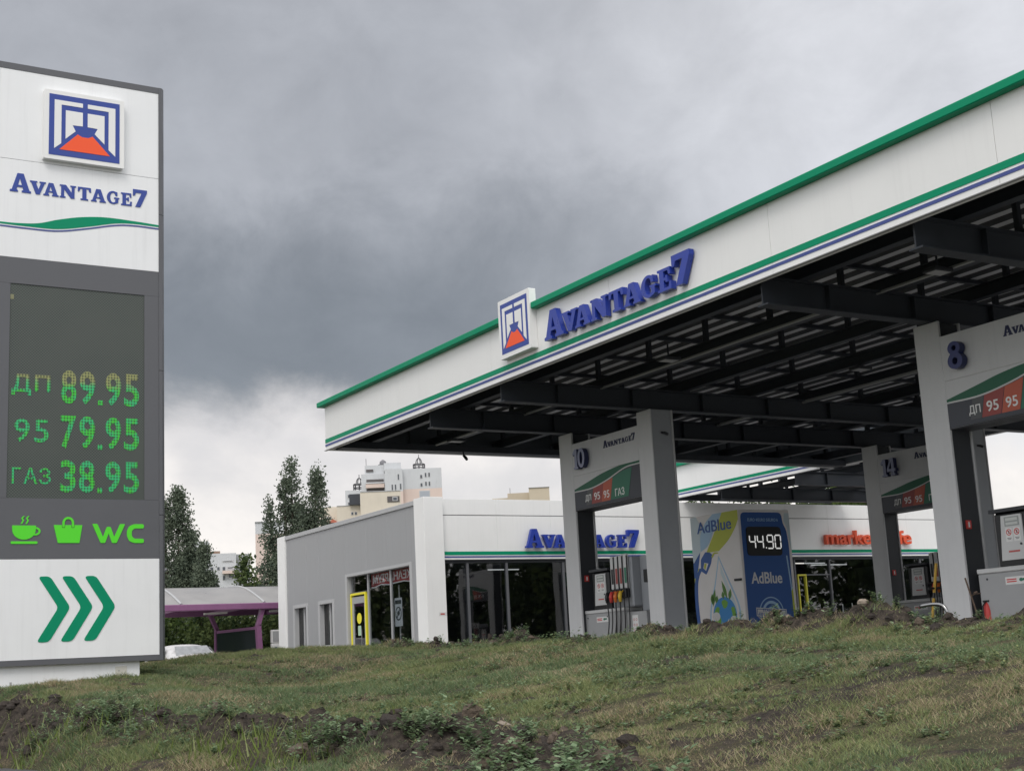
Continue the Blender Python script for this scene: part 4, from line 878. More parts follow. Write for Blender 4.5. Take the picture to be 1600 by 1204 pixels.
    s = MB(); lo = [(.0,2.22),(.2,2.21),(.65,2.27),(1.18,2.22),(1.3,2.24),(2.0,2.26),(2.62,2.20)]; s.prism([[(0,2.60),(2.62,2.60)]+lo[::-1]], Bi, 0, .006); bn = s.build('banner_reflection', mat('reflected_red', (.36,.035,.05), .6, var=.5, vscale=2.5), T)
    s = MB(); s.prism([lo+[(a, b+.03) for a, b in lo[::-1]]], Bi, .0062, .009); s.build('reflected_hem', STICK, bn)
    text_obj("ОКЕАНАРІУМ", 'reflected_text', Bi, .1, 2.75, 2.33, 2.56, .0062, .010, STICK, bn, .02, 0, True)
    Bn = (Vector((SX+.24, 33.78, 0)), -Y_, Z_, -X_); s = MB(); s.prism([rect(.0,.44,1.12,1.86)], Bn, 0, .01); nt = s.build('sign_reflection', mat('reflected_grey', (.55,.57,.60),.5), T)
    s = MB(); s.prism([ell(.22,1.45,.18,.18,32), ell(.22,1.45,.145,.145,32)], Bn, .0102, .014); s.prism([[(.09,1.33),(.12,1.30),(.35,1.57),(.32,1.60)]], Bn, .0142, .016); s.prism([rect(.04,.40,1.70,1.80)], Bn, .0102, .014); s.prism([ell(.22,1.46,.08,.06,18)], Bn, .0102, .0135); s.build('reflected_pictogram', mat('reflected_dark', (.03,.035,.05),.5), nt)
    s = MB(); s.tube([(SX+.27, 33.56, GZ), (SX+.27, 33.56, 2.2)], .02); s.build('reflected_pole', DGREY, nt)
    # front: parapet cassettes, stripes, glazing
    n = 12; s = MB(); L = EX-SX-.551
    for i in range(n):
        a, b = SX+.551+L*i/n+.001, SX+.551+L*(i+1)/n-.001
        s.bbox(a, b, SY, SY+.2, 3.835, ZT, .004); s.bbox(a, b, SY, SY+.2, 2.685, 3.815, .004)
    fr = s.build('front_fascia', WHITE, T); bx('fascia_groove', CHAR, SX+.551, EX, SY+.03, SY+.1, 3.8151, 3.8349, 0)
    bx('green_stripe', GREEN, SX+.551, EX, SY-.008, SY-.001, 2.80, 2.89, 0, fr); bx('blue_stripe', BLUE_S, SX+.551, EX, SY-.008, SY-.001, 2.735, 2.772, 0, fr)
    word_avantage(BY(SY-.05), 19.12, 22.78, 2.965, .50, 0, .10, LETTER, fr)
    s = MB()
    text_obj("market", 'sign_lettering', BY(SY-.05), 29.68, 31.82, 3.03, 3.46, 0, .11, ORANGE_L, fr, .018); text_obj("cafe", 'sign_lettering', BY(SY-.05), 32.05, 33.28, 3.03, 3.46, 0, .11, ORANGE_L, fr, .018)
    gy = SY+.12; bx('head_rail', CHAR_D, SX+.551, EX, gy-.03, gy+.08, 2.60, 2.684)
    muls = [17.45, 18.62, 20.38, 22.2, 23.9, 25.7, 27.3, 28.55, 29.95, 31.9, 33.8, 35.4]
    for a in muls: bx('mullion', CHAR, a-.03, a+.03, gy-.05, gy+.06, GZ, 2.599)
    for a, b in zip([SX+.551]+[m+.031 for m in muls], [m-.031 for m in muls]+[EX]):
        if abs(a-28.581) < .01: continue
        s = MB(); s.box(a, b, gy, gy+.012, GZ, 2.599); s.build('pane', GLASS, T)
    s = MB(); a, b = 28.6, 29.05; s.bbox(a+.02, a+.06, gy-.06, gy+.04, GZ, 2.17, .006); s.bbox(a+.32, a+.365, gy-.06, gy+.04, GZ, 2.17, .006); s.bbox(a+.061, a+.319, gy-.06, gy+.04, 2.12, 2.17, .006); ef = s.build('entrance_frame', mat('yellow_frame', (.62,.58,.06), .5), T)
    s = MB(); s.box(a+.371, 29.91, gy, gy+.012, GZ, 2.599); s.build('pane', GLASS, T); s = MB(); s.box(a+.071, a+.299, gy, gy+.012, GZ, 2.099); s.build('pane', GLASS, ef); bx('transom', CHAR, 28.98, 29.919, gy-.04, gy+.05, 2.13, 2.17)
    # shell and dark interior
    DK = mat('interior_dark', (.035, .036, .04), .8); DK2 = mat('interior_mid', (.10, .105, .11), .8)
    bx('roof', DGREY, SX+.23, EX, SY+.201, BYY+.4, 3.95, 4.05, 0); bx('ceiling', DK2, SX+.23, EX, SY+.201, BYY+.4, 2.75, 2.80, 0); bx('floor', DK2, SX+.23, EX, SY+.201, BYY+.4, GZ, GZ+.02, 0)
    bx('rear_wall', GREYP, SX+.401, EX, BYY+.401, BYY+.6, GZ, ZT-.05, 0); bx('end_wall', GREYP, EX, EX+.2, SY, BYY+.6, GZ, ZT, 0); bx('partition', DK, 17.6, EX-.3, 37.2, 37.3, GZ+.02, 2.75, 0)
    TUBE = mat('tube_light', (.7, .7, .7), .4, emit=(1, .97, .9), estr=.7)
    for x_, y_, l_ in ((29.6, 33.2, 1.6), (31.3, 33.9, 1.5), (19.5, 34.2, 1.0), (28.9, 35.2, 1.4), (23.0, 34.5, 1.2)): bx('tube_lamp', TUBE, x_, x_+l_, y_, y_+.05, 2.60, 2.63, 0)
    s = MB()
    for x_ in (24.4, 26.0, 30.2, 32.6, 34.2): s = MB(); s.box(x_, x_+.9, 34.2, 36.4, GZ+.02, 1.25); s.build('shelf_unit', mat('shelf', (.13, .12, .11), .7, var=.8, vscale=6), T)
    bx('post_sticker', STICK, SX+.32, SX+.56-.02, SY-.165, SY-.161, 1.27, 1.36, 0); s = MB(); s.box(SX+.36, SX+.48, SY-.167, SY-.1655, 1.295, 1.335); s.build('sticker_text', mat('faded_red', (.45,.10,.09), .5), T)
build_store()
def rack():
    x, y = 30.1, SYF-.55; T = thing('display_rack', (x+.5, y, GZ), 'metal rack of bottles standing before the dark store glass', 'rack'); W_ = mat('rack_wire', (.32, .34, .35), .4, metal=.6)
    s = MB()
    for a in (0, .95):
        for b in (0, .4): s.tube([(x+a, y+b, GZ), (x+a, y+b, 1.25)], .014, 6)
    for z in (.1, .55, .62, 1.0): 
        for b in (0, .4): s.tube([(x, y+b, z), (x+.95, y+b, z)], .012, 6)
    for k in range(9): s.tube([(x+.06+k*.105, y-.005, .55), (x+.06+k*.105, y-.005, 1.0)], .005, 5)
    s.build('rack_frame', W_, T)
    s = MB(); s.box(x+.02, x+.93, y+.02, y+.38, .11, .13); s.build('shelf', DGREY, T)
    s = MB(); s.tube([(x-.05, y-.06, .86), (x+1.0, y-.06, .92)], .022, 8); s.build('push_bar', CHROME, T)
    for k in range(8):
        s = MB(); a = x+.09+k*.11; s.tube([(a, y+.08, .13), (a, y+.08, .40), (a, y+.08, .47), (a, y+.08, .53)], [.045, .045, .018, .016], 8); s.build('bottle', mat('bottle_teal', (.16, .26, .24), .3), T)
SYF = 31.60
rack()
def bin_(x, y, z0, h, r, label):
    T = thing('litter_bin', (x, y, z0), label, 'bin')
    s = MB(); s.tube([(x, y, z0), (x, y, z0+h*.85)], [r*.85, r], 14); s.build('body', CHAR_D, T); s = MB(); s.tube([(x, y, z0+h*.851), (x, y, z0+h*.93), (x, y, z0+h)], [r*1.08, r*1.08, r*.6], 14); s.build('lid', CHAR, T)
bin_(31.85, 31.0, GZ, 1.15, .22, 'dark litter bin by the store front beside the bottle rack'); bin_(15.75, 38.35, GZ, .98, .27, 'low dark bin at the foot of the grey side wall')

# small things beside the pumps
def yellow_pole():
    a, b = Vector((14.98, 14.05, -.2)), Vector((15.25, 14.0, 1.08)); d = (b-a).normalized(); T = thing('striped_pole', (14.55, 14.05, GZ), 'slanted yellow pole with black bands in front of portal 14', 'pole')
    T.location = a
    for i, (t0, t1, m) in enumerate(((0, .33, YELLOW2), (.33, .39, BLACK), (.39, .62, YELLOW2), (.62, .68, BLACK), (.68, 1.0, YELLOW2))):
        L = (b-a).length; s = MB(); s.tube([a+d*L*t0, a+d*L*t1], .02, 10); s.build('band', m, T)
    s = MB(); s.tube([a+d*.95+Vector((-.12, 0, 0)), a+d*.95+Vector((.5, 0, .02))], .018, 8); s.build('arm', BLACK, T)
yellow_pole()
s = MB(); zz = .12; s.tube(catmull([(9.56, 9.02, 0.315), (9.60, 8.89, 0.325), (9.62, 8.80, 0.300), (9.63, 8.76, 0.200), (9.63, 8.75, 0.050)]), .016, 12); tag(s.build('chrome_pipe', CHROME, None, True), 'bent shiny pipe sticking out of the earth ridge', 'pipe')
s = MB(); s.tube([(9.9, 8.60, -.1), (9.86, 8.67, .3), (9.84, 8.72, .54)], .008, 7); s.tube([(9.845, 8.64, .40), (9.89, 8.65, .41)], .01, 6); s.tube([(9.86, 8.68, .385), (9.93, 8.64, .40)], .004, 5); tag(s.build('iron_rod', RUST), 'thin rusty iron rod standing in front of portal 8', 'rod')
def extinguisher():
    x, y = 14.13, 12.22; T = thing('fire_extinguisher', (x, y, GZ), 'red fire extinguisher beside the cabinet in portal 8', 'fire extinguisher'); z = GZ+.15
    s = MB(); s.tube([(x, y, z), (x, y, z+.45), (x, y, z+.52), (x, y, z+.55)], [.058, .055, .035, .015], 16); s.build('body', RED, T, True); s = MB(); s.box(x-.015, x+.015, y-.05, y+.05, z+.551, z+.575); s.tube([(x-.02, y, z+.56), (x-.08, y, z+.5), (x-.085, y, z+.2)], .01, 6); s.build('handle', BLACK, T)
extinguisher()

# ------------------------------------------------------------------ car wash shelter, car
def shelter():
    y0, y1, xa, xb = 43.0, 46.4, 12.75, 24.0; T = thing('wash_shelter', (15, 44.7, -.38), 'open shelter with curved grey roof on purple steel posts', 'shelter')
    n = 10; arc = [(y0+(y1-y0)*i/n, 2.33+.70*math.sin(math.pi/2*min(1, i/n*1.15))) for i in range(n+1)]
    s = MB(); 
    for (a, za), (b, zb_) in zip(arc[:-1], arc[1:]): s.add([(xa, a, za), (xb, a, za), (xb, b, zb_), (xa, b, zb_)], [(0, 1, 2, 3)]); s.add([(xa, a, za-.02), (xb, a, za-.02), (xb, b, zb_-.02), (xa, b, zb_-.02)], [(3, 2, 1, 0)])
    s.build('roof_sheet', mat('polycarbonate', (.30, .29, .28), .35, var=.15, vscale=1.2), T)
    x = xa+.72
    while x < xb: s = MB(); s.tube([(x, a, z+.01) for a, z in arc], .045, 6); s.build('roof_rib', LGREY, T); x += 2.72
    s = MB(); s.bbox(xa, xb, y0-.06, y0+.12, 2.13, 2.33, .02); s.build('front_beam', PURPLE, T); s = MB(); s.bbox(xa, xb, y1-.1, y1+.06, 2.1, 2.30, .02); s.build('rear_beam', PURPLE, T)
    x = xa+.6
    while x < xb-.5: s = MB(); s.bar((x, y0+.121, 2.2), (x, y1-.11, 2.15), .09, .12); s.build('cross_beam', PURPLE, T); x += 2.1
    for x in (16.15, 22.5):
        s = MB(); s.bar((x+.02, y0+.15, 2.13), (x-.13, y0+.15, 1.62), .12, .2, (0, 1, 0)); s.bar((x-.13, y0+.15, 1.64), (x-.02, y0+.15, -.4), .15, .2, (0, 1, 0)); s.build('post', PURPLE, T)
        s = MB(); s.bar((x-.66, y1-.1, 2.15), (x-.43, y1-.1, 1.66), .12, .16, (0, 1, 0)); s.bar((x-.43, y1-.1, 1.68), (x-.44, y1-.1, -.4), .12, .16, (0, 1, 0)); s.build('post', PURPLE, T)
        s = MB(); s.bar((x-.12, y0+.26, 1.55), (x-.43, y1-.2, 1.55), .07, .09); s.build('screen_rail', PURPLE, T)
        s = MB(); s.hexa([(x-.12, y0+.3, -.38), (x-.06, y0+.3, -.38), (x-.40, y1-.2, -.38), (x-.46, y1-.2, -.38), (x-.12, y0+.3, 1.50), (x-.06, y0+.3, 1.50), (x-.40, y1-.2, 1.50), (x-.46, y1-.2, 1.50)]); s.build('screen', mat('dark_screen', (.018, .026, .028), .15), T)
    for x, y in ((14.6, 44.2), (16.6, 43.6), (12.3, 45)): s = MB(); s.bar((x, y, 2.08), (x+.75, y, 2.1), .16, .06); s.build('tube_lamp', mat('lamp_white', (.75, .74, .68), .4), T)
    s = MB(); s.bbox(16.5, 16.78, 43.2, 43.35, 1.05, 1.47, .02); s.bbox(16.5, 16.78, 43.2, 43.35, .62, 1.04, .02); bx_ = s.build('payment_box', STICK, T); s = MB(); s.box(16.53, 16.75, 43.19, 43.199, 1.1, 1.42); s.build('payment_panel', DGREY, bx_); s = MB(); s.prism([ell(.14, .83, .06, .1, 16), ell(.14, .83, .04, .075, 16)], BY(43.199, 16.5), 0, .005); s.build('payment_mark', BLUE, bx_)
shelter()
def car():
    cx, cyy, g = 13.42, 42.6, -.30; T = thing('parked_car', (cx, cyy, g), 'pale foam-covered saloon car parked under the purple shelter', 'car')
    FOAM = mat('foam_white', (.60, .59, .59), .8, var=.22, vscale=5, bump=.5, bscale=25)
    # cross sections along the length (rear at y=0 towards the camera), half profile (x, z)
    secs = [(-2.2, .62, .32, .62, .62), (-2.1, .80, .25, .78, .80), (-1.6, .86, .22, .86, .92), (-1.15, .87, .22, .90, .98), (-.55, .87, .22, .90, 1.36), (.2, .87, .22, .90, 1.43), (.9, .87, .22, .90, 1.38), (1.55, .87, .22, .88, .98), (2.3, .82, .24, .78, .84), (2.5, .62, .32, .6, .62)]
    vs = []; K = 12
    for y, w, zb_, zs, zt in secs:
        roof = zt > 1.0; wt_ = w*.72 if roof else w*.86
        h = [(w*.9, zb_), (w, zb_+.15), (w, zs-.12), (w*.97, zs), (wt_*(1.0), zs+(zt-zs)*.75 if roof else zt-.03), (wt_*.85, zt)]
        vs += [(cx+a, cyy+y, g+z) for a, z in h]+[(cx-a, cyy+y, g+z) for a, z in h[::-1]]
    fs = [(i*K+k, i*K+(k+1) % K, (i+1)*K+(k+1) % K, (i+1)*K+k) for i in range(len(secs)-1) for k in range(K)]+[tuple(range(K))[::-1], tuple(range((len(secs)-1)*K, len(secs)*K))]
    s = MB(); s.add(vs, [f[::-1] for f in fs]); b = s.build('body', FOAM, T, True)
    md = b.modifiers.new('round', 'SUBSURF'); md.levels = md.render_levels = 2
    gl = mat('foamy_glass', (.30, .31, .32), .35, var=.3, vscale=6)
    s = MB(); s.add([(cx-.58, cyy-1.13, g+1.0), (cx+.58, cyy-1.13, g+1.0), (cx+.50, cyy-.68, g+1.33), (cx-.50, cyy-.68, g+1.33)], [(0, 1, 2, 3)]); s.build('rear_window', gl, T)
    for sg in (-1, 1):
        s = MB(); s.add([(cx+sg*.86, cyy-.75, g+.96), (cx+sg*.86, cyy+1.2, g+.96), (cx+sg*.69, cyy+.75, g+1.30), (cx+sg*.69, cyy-.4, g+1.30)], [(0, 1, 2, 3) if sg > 0 else (3, 2, 1, 0)]); s.build('side_window', gl, T)
        s = MB(); s.bbox(cx+sg*.70-.12, cx+sg*.70+.12, cyy-2.16, cyy-1.95, g+.64, g+.84, .03); s.build('tail_light', RED, T)
        for yy in (-1.35, 1.45):
            s = MB(); s.tube([(cx+sg*.66, cyy+yy, g+.31), (cx+sg*.88, cyy+yy, g+.31)], .31, 20); w = s.build('wheel', RUBBER, T); s = MB(); s.tube([(cx+sg*.881, cyy+yy, g+.31), (cx+sg*.89, cyy+yy, g+.31)], .19, 16); s.build('rim', DGREY, w)
    s = MB(); s.bbox(cx-.26, cx+.26, cyy-2.24, cyy-2.20, g+.52, g+.64, .01); s.build('number_plate', STICK, T); s = MB(); s.bbox(cx-.8, cx+.8, cyy-2.2, cyy-1.9, g+.22, g+.38, .05); s.build('rear_bumper', mat('bumper_dark', (.08, .08, .085), .6), T)
car()

# ------------------------------------------------------------------ trees
def tree(name, loc, label, cat, group, cols, leafm, leaf, n, trunk_r, limbs=True, rz=0.):
    """cols: (dx, dy, z0, z1, r) foliage columns; leaves gather in clumps so that sky shows between"""
    x0, y0, z0 = loc; T = thing(name, loc, label, cat, group); H = max(c[3] for c in cols)
    s = MB(); s.tube([(x0, y0, z0), (x0, y0, z0+H*.3), (x0, y0, z0+H*.6)], [trunk_r, trunk_r*.7, trunk_r*.35], 8)
    for dx, dy, a, b, r in cols: s.tube([(x0, y0, z0+a*.6), (x0+dx*.7, y0+dy*.7, z0+a+(b-a)*.3), (x0+dx, y0+dy, z0+a+(b-a)*.9)], [trunk_r*.6, trunk_r*.4, trunk_r*.1], 6)
    s.build('trunk', BARK, T)
    V = []; vol = [(b-a)*r*r for _, _, a, b, r in cols]; tot = sum(vol)
    for (dx, dy, a, b, r), v in zip(cols, vol):
        m = int(n*v/tot); nc = max(7, int(m/(38 if m < 6000 else 110))); t = RNG.random(nc)
        prof = np.clip(np.sin(np.pi*np.clip(t*.93+.06, 0, 1))**.7, .12, 1)*(1-.25*t); ang = RNG.uniform(0, 6.283, nc); rr = r*prof*np.sqrt(RNG.random(nc))*1.05
        cc = np.stack([x0+dx+rr*np.cos(ang), y0+dy+rr*np.sin(ang), z0+a+(b-a)*t], -1)
        k = RNG.integers(0, nc, m); sg = r*.23*RNG.uniform(.5, 1.3, nc)[k]
        V.append(cc[k]+np.clip(RNG.normal(0, 1, (m, 3)), -1.7, 1.7)*sg[:, None]*np.array([1, 1, 1.35]))
    P = np.concatenate(V); m = len(P); d1 = RNG.normal(0, 1, (m, 3)); d1 /= np.linalg.norm(d1, axis=1)[:, None]; d2 = np.cross(d1, RNG.normal(0, 1, (m, 3))); d2 /= np.linalg.norm(d2, axis=1)[:, None]
    L = leaf*RNG.uniform(.6, 1.4, m)[:, None]; q = np.stack([P-d1*L, P+d2*L*.6, P+d1*L, P-d2*L*.6], 1)-np.array(loc)
    me = bpy.data.meshes.new('crown'); me.vertices.add(m*4); me.vertices.foreach_set('co', q.ravel()); me.loops.add(m*4); me.loops.foreach_set('vertex_index', np.arange(m*4, dtype=np.int32)); me.polygons.add(m); me.polygons.foreach_set('loop_start', np.arange(m, dtype=np.int32)*4); me.materials.append(MATS[leafm]); me.update(calc_edges=True)
    put(bpy.data.objects.new('crown', me), T); return T
def polar(px, rng): a = YAW+math.atan((px-800)/F_PX); return rng*math.sin(a), rng*math.cos(a)
def pos(az, rng, z=-.4): return (rng*math.sin(R(az)), rng*math.cos(R(az)), z)
tree('poplar_tree', pos(17.3, 62), 'tall pointed poplar right beside the price pylon', 'tree', None, [(0,0,.6,8.5,.8),(-.55,.2,1,8.2,.55),(.65,.1,.6,6.5,.72),(.3,0,.2,5.2,1.3)], 'poplar_leaf', .058, 44000, .22)
tree('poplar_tree', pos(18.3, 58), 'small poplar in front of the pointed one beside the pylon', 'tree', None, [(0,0,.4,5.7,.6),(.25,0,.3,4.2,.65)], 'poplar_leaf', .058, 17000, .14)
tree('poplar_tree', pos(21.9, 58), 'big ragged poplar with two spires left of the store roof', 'tree', None, [(-.1,0,2,9.05,.62),(-.42,.1,2.5,8.6,.45),(1.02,0,2.6,8.85,.60),(-1.05,.1,2.6,7.4,.5),(.2,0,2.2,7.4,1.0),(.75,.2,1.5,6.8,.75),(-.6,0,.3,5.5,1.1)], 'poplar_leaf', .058, 52000, .25)
tree('broadleaf_tree', pos(19.95, 72), 'small round tree before the low grey building', 'tree', None, [(0,0,2.2,6.2,.95),(.7,0,2,5.2,.8),(-1.2,0,1.6,4.6,.9)], 'hedge_leaf', .10, 3600, .14)
bush_d = [(15.7, 51.5, 3.1), (17.2, 52.5, 2.9), (18.8, 51, 3.0), (20.3, 52, 3.2), (21.8, 51, 2.9), (23.2, 53, 3.1)]
bl = ['leafy bush behind the car at the pylon edge', 'bush with yellowish leaves behind the car roof', 'dark bush behind the left purple post', 'bush behind the dark shelter screen', 'bush behind the white payment box', 'bush partly behind the store rear corner']
for (a, r_, h), l in zip(bush_d, bl): tree('bush', pos(a, r_, -.4), l, 'bush', 'bushes behind the wash shelter', [(0,0,-.2,h,1.0),(.7,.2,-.3,h*.85,.8),(-.6,0,-.3,h*.9,.8)], 'hedge_leaf' if r_ != 52.5 else 'bright_leaf', .075, 5200, .06)
for a, r_, h, l in ((40.5, 58, 6.0, 'green tree seen under the small canopy left of centre'), (43.2, 60, 6.6, 'green tree seen beyond the small canopy above the store roof'), (45.4, 58, 6.3, 'green tree above the store roof beside portal 14'), (38.3, 62, 6.3, 'green tree beyond the left end of the small canopy')):
    tree('broadleaf_tree', pos(a, r_, -.4), l, 'tree', 'trees behind the store', [(0,0,1.8,h,1.8),(1.9,0,1.6,h*.92,1.8),(-1.9,.4,1.6,h*.94,1.8)], 'bright_leaf', .10, 16000, .2)
proto = tree('street_tree', (-14, 50, -.6), 'dark street tree across the road', 'tree', 'street trees across the road', [(0,0,.3,11,3.4),(2.6,.5,.2,9,2.8),(-2.6,-.5,.2,9.5,2.8)], 'hedge_leaf', .24, 7500, .25)
for x, y in ((-13, 58), (-15, 67), (-13, 77), (-15, 88), (-14, 100), (-18, 62), (-18, 83)): copy_thing(proto, (x, y, -.6))
pf = tree('street_tree', (50, -12, -.6), 'dark tree beyond the far end of the forecourt', 'tree', 'trees beyond the forecourt', [(0,0,.2,12,4.),(3.2,.5,.2,10,3.2),(-3.2,-.5,.2,10.5,3.2)], 'hedge_leaf', .26, 6500, .25)
for x, y in ((44, -20), (57, -6), (64, 0), (38, -26), (30, -30), (70, 8), (52, -18), (24, -32), (47, -8), (60, -14), (37, -18)): copy_thing(pf, (x, y, -.6))

# ------------------------------------------------------------------ far buildings
def far(px_az, rng): 
    a = R(px_az); return Vector((rng*math.sin(a), rng*math.cos(a), 0)), Vector((math.cos(a), -math.sin(a), 0)), Vector((math.sin(a), math.cos(a), 0))
class FB:
    """a building laid out along its own front: u right, v depth, z up"""
    def __init__(s, name, az, rng, label, turn=0.):
        s.o, s.u, s.v = far(az, rng); t = R(turn); u, v = s.u, s.v; s.u = u*math.cos(t)+v*math.sin(t); s.v = v*math.cos(t)-u*math.sin(t)
        s.T = thing(name, (s.o.x, s.o.y, -1), label, 'building')
    def block(s, nm, m, u0, u1, v0, v1, z0, z1, parent=None):
        b = MB(); P = lambda a, c, z: s.o+s.u*a+s.v*c+Z_*z
        b.hexa([P(u0,v0,z0),P(u1,v0,z0),P(u1,v1,z0),P(u0,v1,z0),P(u0,v0,z1),P(u1,v0,z1),P(u1,v1,z1),P(u0,v1,z1)]); return b.build(nm, m, parent or s.T)
    def window(s, u0, u1, v, z0, z1, m, frame=True):
        w = s.block('window', WFRAME, u0, u1, v-.05, v-.002, z0, z1); e = min(.12, (u1-u0)*.15); s.block('pane', m, u0+e, u1-e, v-.08, v-.051, z0+e, z1-e, w)
WFRAME = mat('window_frame_pale', (.5, .5, .5), .6); WDARK = mat('window_dark', (.07, .08, .095), .3); WDARKER = mat('loggia_dark', (.10, .09, .09), .7)
CONC_L = mat('block_pale_grey', (.56, .575, .59), .8, var=.08, vscale=.25, streak=.12); PINK = mat('block_pink', (.66, .54, .48), .8, var=.08, vscale=.3); CREAM = mat('block_cream', (.66, .60, .50), .8, var=.1, vscale=.3, streak=.08)
k = 220/F_PX
def tower():
    B = FB('tower_block', 26.05, 220, 'tall pale grey and pink tower block with wire turrets on its roof'); cx_ = 610; hz = 1047
    U = lambda p: (p-cx_)*k; Zp = lambda p: (hz-p)*k
    B.block('wall', CONC_L, U(621), U(682), 0, 12, Zp(771), Zp(739)); B.block('pink_wall', PINK, U(621), U(682), 0, 12, -1, Zp(771)-.003)
    B.block('wall', CONC_L, U(593), U(620.9), -1.2, 10, Zp(775), Zp(739.5)); B.block('pink_wall', PINK, U(593), U(620.9), -1.2, 10, -1, Zp(775)-.003)
    B.block('wall', CONC_L, U(556), U(592.9), 1.2, 12, -1, Zp(743)); B.block('upper_storey', CONC_L, U(562), U(592), 1.6, 9, Zp(743)+.003, Zp(729)); B.block('upper_storey', CONC_L, U(592.1), U(619), 1.2, 9, Zp(739)+.003, Zp(726.5))
    B.block('side_wing', CONC_L, U(530), U(555.9), 2.5, 11, -1, Zp(766))
    for a, b, c, d in ((564,575,735.5,739),): B.block('loggia', WDARKER, U(a), U(b), 1.4, 1.59, Zp(d), Zp(c))
    for c, d, m in ((752, 757, WDARKER), (766.5, 771, WDARKER)): B.block('loggia', m, U(564), U(591), 1.05, 1.19, Zp(d), Zp(c))
    for c, d in ((757.1, 759), (773, 776)): B.block('balcony', CONC_L, U(563), U(592), .5, 1.04, Zp(d), Zp(c))
    for c, d in ((760, 766),): B.block('balcony', PINK, U(563), U(592), .4, 1.04, Zp(d), Zp(c))
    for a in (655.5, 661):
        for c in (746, 760): B.window(U(a), U(a+3), 0, Zp(c+7), Zp(c), WDARK)
    for a in (648, ): 
        for c in (749, 762): B.window(U(a), U(a+4), 0, Zp(c+6), Zp(c), WDARK)
    for a, c in ((603, 764), (608, 764), (616, 763), (613, 748)): B.window(U(a), U(a+2.6), -1.2, Zp(c+9), Zp(c), WDARK)
    for c in (772, 784): B.window(U(533), U(543), 2.5, Zp(c+7), Zp(c), WDARK)
    B.window(U(646), U(663), 0, Zp(800), Zp(774), mat('bay_glass', (.35, .38, .42), .3))
    ST = mat('turret_steel', (.06, .06, .065), .6)
    for cpx, base, v in ((648, 739, 5.), (551.5, 766, 6.)):
        w = 9.5*k; zb_ = Zp(base); q = B.o+B.u*U(cpx)+B.v*v; r = w*.95; t = MB()
        for a in range(8): an = a*math.pi/4; p = q+B.u*r*math.cos(an)+B.v*r*math.sin(an); t.tube([p+Z_*zb_, p+Z_*(zb_+1.35)], .10, 6)
        for h in (.05, .75, 1.35): t.tube([q+B.u*r*math.cos(a*math.pi/8)+B.v*r*math.sin(a*math.pi/8)+Z_*(zb_+h) for a in range(17)], .09, 5)
        for a in range(6): an = a*math.pi/3; t.tube([q+B.u*r*.55*math.cos(an)*math.cos(e)+B.v*r*.55*math.sin(an)*math.cos(e)+Z_*(zb_+1.4+1.0*math.sin(e)) for e in (0, .4, .8, 1.2, 1.57)], .07, 5)
        t.tube([q+Z_*(zb_+2.4), q+Z_*(zb_+2.95)], .06, 5); t.build('roof_turret', ST, B.T)
    d = MB(); q = B.o+B.u*U(590.5)+B.v*4; d.tube([q+Z_*Zp(729), q+Z_*(Zp(729)+.4)], .8, 10); vs = q+Z_*(Zp(729)+.75); d.tube([vs-Z_*.5, vs-Z_*.25, vs+Z_*.15, vs+Z_*.45], [.25, .55, .5, .1], 12); d.build('roof_dome', mat('dome_grey', (.18, .18, .19), .6), B.T)
    d = MB(); q = B.o+B.u*U(564)+B.v*3+Z_*Zp(729); d.tube([q, q+Z_*1.3], .04, 5); d.build('aerial', ST, B.T)
tower()
def cream():
    k = 190/F_PX; B = FB('apartment_house', 24.6, 190, 'cream apartment house below the tower block behind the store roof'); U = lambda p: (p-560)*k; Zp = lambda p: (1050-p)*k
    B.block('wall', CREAM, U(559), U(622), 0, 9, -1, Zp(776)); B.block('wall', CREAM, U(522), U(558.9), 1.5, 9, -1, Zp(794.5)); B.block('wall', CREAM, U(494), U(521.9), 3, 9, -1, Zp(793))
    B.block('parapet', LGREY, U(559), U(622), -.08, .35, Zp(776)+.003, Zp(774.8)); B.block('parapet', LGREY, U(522), U(558.9), 1.42, 1.8, Zp(794.5)+.003, Zp(793.5))
    B.block('loggia', WDARKER, U(601), U(620), -.1, -.003, Zp(793), Zp(784)); B.window(U(609), U(617), -.1, Zp(791.5), Zp(785), WDARK)
    for a in (544, 549.5): B.window(U(a), U(a+4), 1.5, Zp(809), Zp(804), WDARK)
    B.window(U(505), U(508), 3, Zp(813), Zp(808), WDARK); B.window(U(510), U(513), 3, Zp(813), Zp(808), WDARK)
    B.block('dark_sheeting', mat('dark_net', (.05, .055, .065), .8), U(542), U(558.8), .8, 1.49, Zp(793.6), Zp(777))
    b = MB(); P = lambda u, v, z: B.o+B.u*u+B.v*v+Z_*z
    b.add([P(U(508),1.2,Zp(820)), P(U(524),1.2,Zp(820)), P(U(516),1.4,Zp(814)), P(U(508),3,Zp(820)), P(U(524),3,Zp(820)), P(U(516),3,Zp(814))], [(0,1,2),(5,4,3),(0,2,5,3),(1,4,5,2)]); b.build('roof', mat('red_tile', (.35, .10, .06), .8), B.T)
cream()
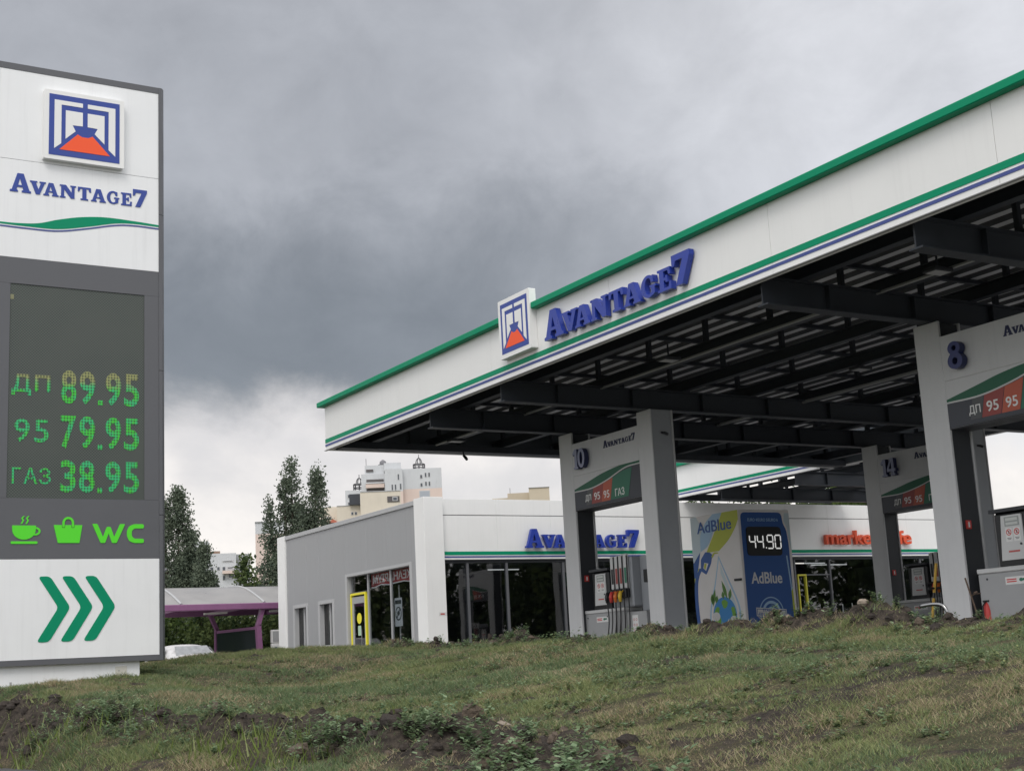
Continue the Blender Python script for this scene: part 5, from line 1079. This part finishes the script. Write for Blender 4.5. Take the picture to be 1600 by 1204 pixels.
def lowrise():
    k = 150/F_PX; B = FB('office_building', 19.0, 150, 'low pale grey building with dark windows between the poplars'); U = lambda p: (p-345)*k; Zp = lambda p: (1061-p)*k
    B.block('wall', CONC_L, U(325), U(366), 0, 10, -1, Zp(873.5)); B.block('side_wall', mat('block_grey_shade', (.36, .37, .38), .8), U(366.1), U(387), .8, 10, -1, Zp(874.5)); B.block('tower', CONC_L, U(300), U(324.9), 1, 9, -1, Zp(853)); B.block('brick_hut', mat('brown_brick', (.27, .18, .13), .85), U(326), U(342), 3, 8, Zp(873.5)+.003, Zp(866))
    for a, b, c, d in ((345, 362, 884, 887), (327, 332, 893.5, 899), (337, 341.5, 893.5, 899), (345, 350, 893.5, 900), (352, 362, 893.5, 898)): B.window(U(a), U(b), 0, Zp(d), Zp(c), WDARK)
    for c in (882, 892): B.window(U(370), U(386), .8, Zp(c+4), Zp(c), WDARK)
    for a, b, c, d in ((345, 350, 907, 914), (353, 364, 901, 912)): B.window(U(a), U(b), 0, Zp(d), Zp(c), WDARK)
    B.block('balcony', PINK, U(345), U(365), -.7, -.09, Zp(905), Zp(900.5))
lowrise()
def slab():
    k = 110/F_PX; B = FB('slab_building', 20.9, 110, 'plain tall pinkish end wall behind the ragged poplar'); U = lambda p: (p-410)*k; Zp = lambda p: (1057-p)*k
    B.block('wall', PINK, U(388), U(432), 0, 8, -1, Zp(842)); B.block('upper_wall', CONC_L, U(388), U(432), 0, 8, Zp(842)+.003, Zp(824))
    for c in (850, 868, 886): B.window(U(420), U(428), 0, Zp(c+9), Zp(c), WDARK)
    B.block('roof_edge', LGREY, U(387.5), U(432.5), -.1, 8.1, Zp(824)+.003, Zp(823))
slab()
def tan():
    k = 140/F_PX; B = FB('flat_roofed_building', 31.3, 140, 'tan flat roofed building just showing above the store front'); U = lambda p: (p-815)*k; Zp = lambda p: (1036-p)*k
    TAN = mat('tan_wall', (.54, .47, .36), .85, var=.1, vscale=.4)
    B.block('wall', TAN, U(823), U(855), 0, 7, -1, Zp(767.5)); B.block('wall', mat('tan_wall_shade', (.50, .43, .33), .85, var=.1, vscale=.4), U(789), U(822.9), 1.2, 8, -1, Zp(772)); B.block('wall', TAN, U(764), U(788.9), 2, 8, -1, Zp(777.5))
    B.block('parapet', LGREY, U(822.5), U(855.5), -.1, .3, Zp(767.5)+.003, Zp(766.8))
    for a, z in ((793, 760), (840, 761)):
        d = MB(); q = B.o+B.u*U(a)+B.v*3; d.tube([q+Z_*Zp(773), q+Z_*Zp(z)], .03, 5); d.build('aerial', mat('aerial_grey', (.2, .2, .2), .6), B.T)
tan()
def lamp_post():
    x, y = pos(16.55, 49)[:2]; T = thing('lamp_post', (x, y, -.4), 'thin grey post standing just right of the price pylon', 'post')
    s = MB(); s.tube([(x, y, -.4), (x, y, 3.6)], [.08, .06], 10); s.build('post', LGREY, T); s = MB(); s.tube([(x-.1, y, 3.55), (x+.25, y-.05, 3.75)], .05, 8); s.build('floodlight', CHAR, T)
lamp_post()
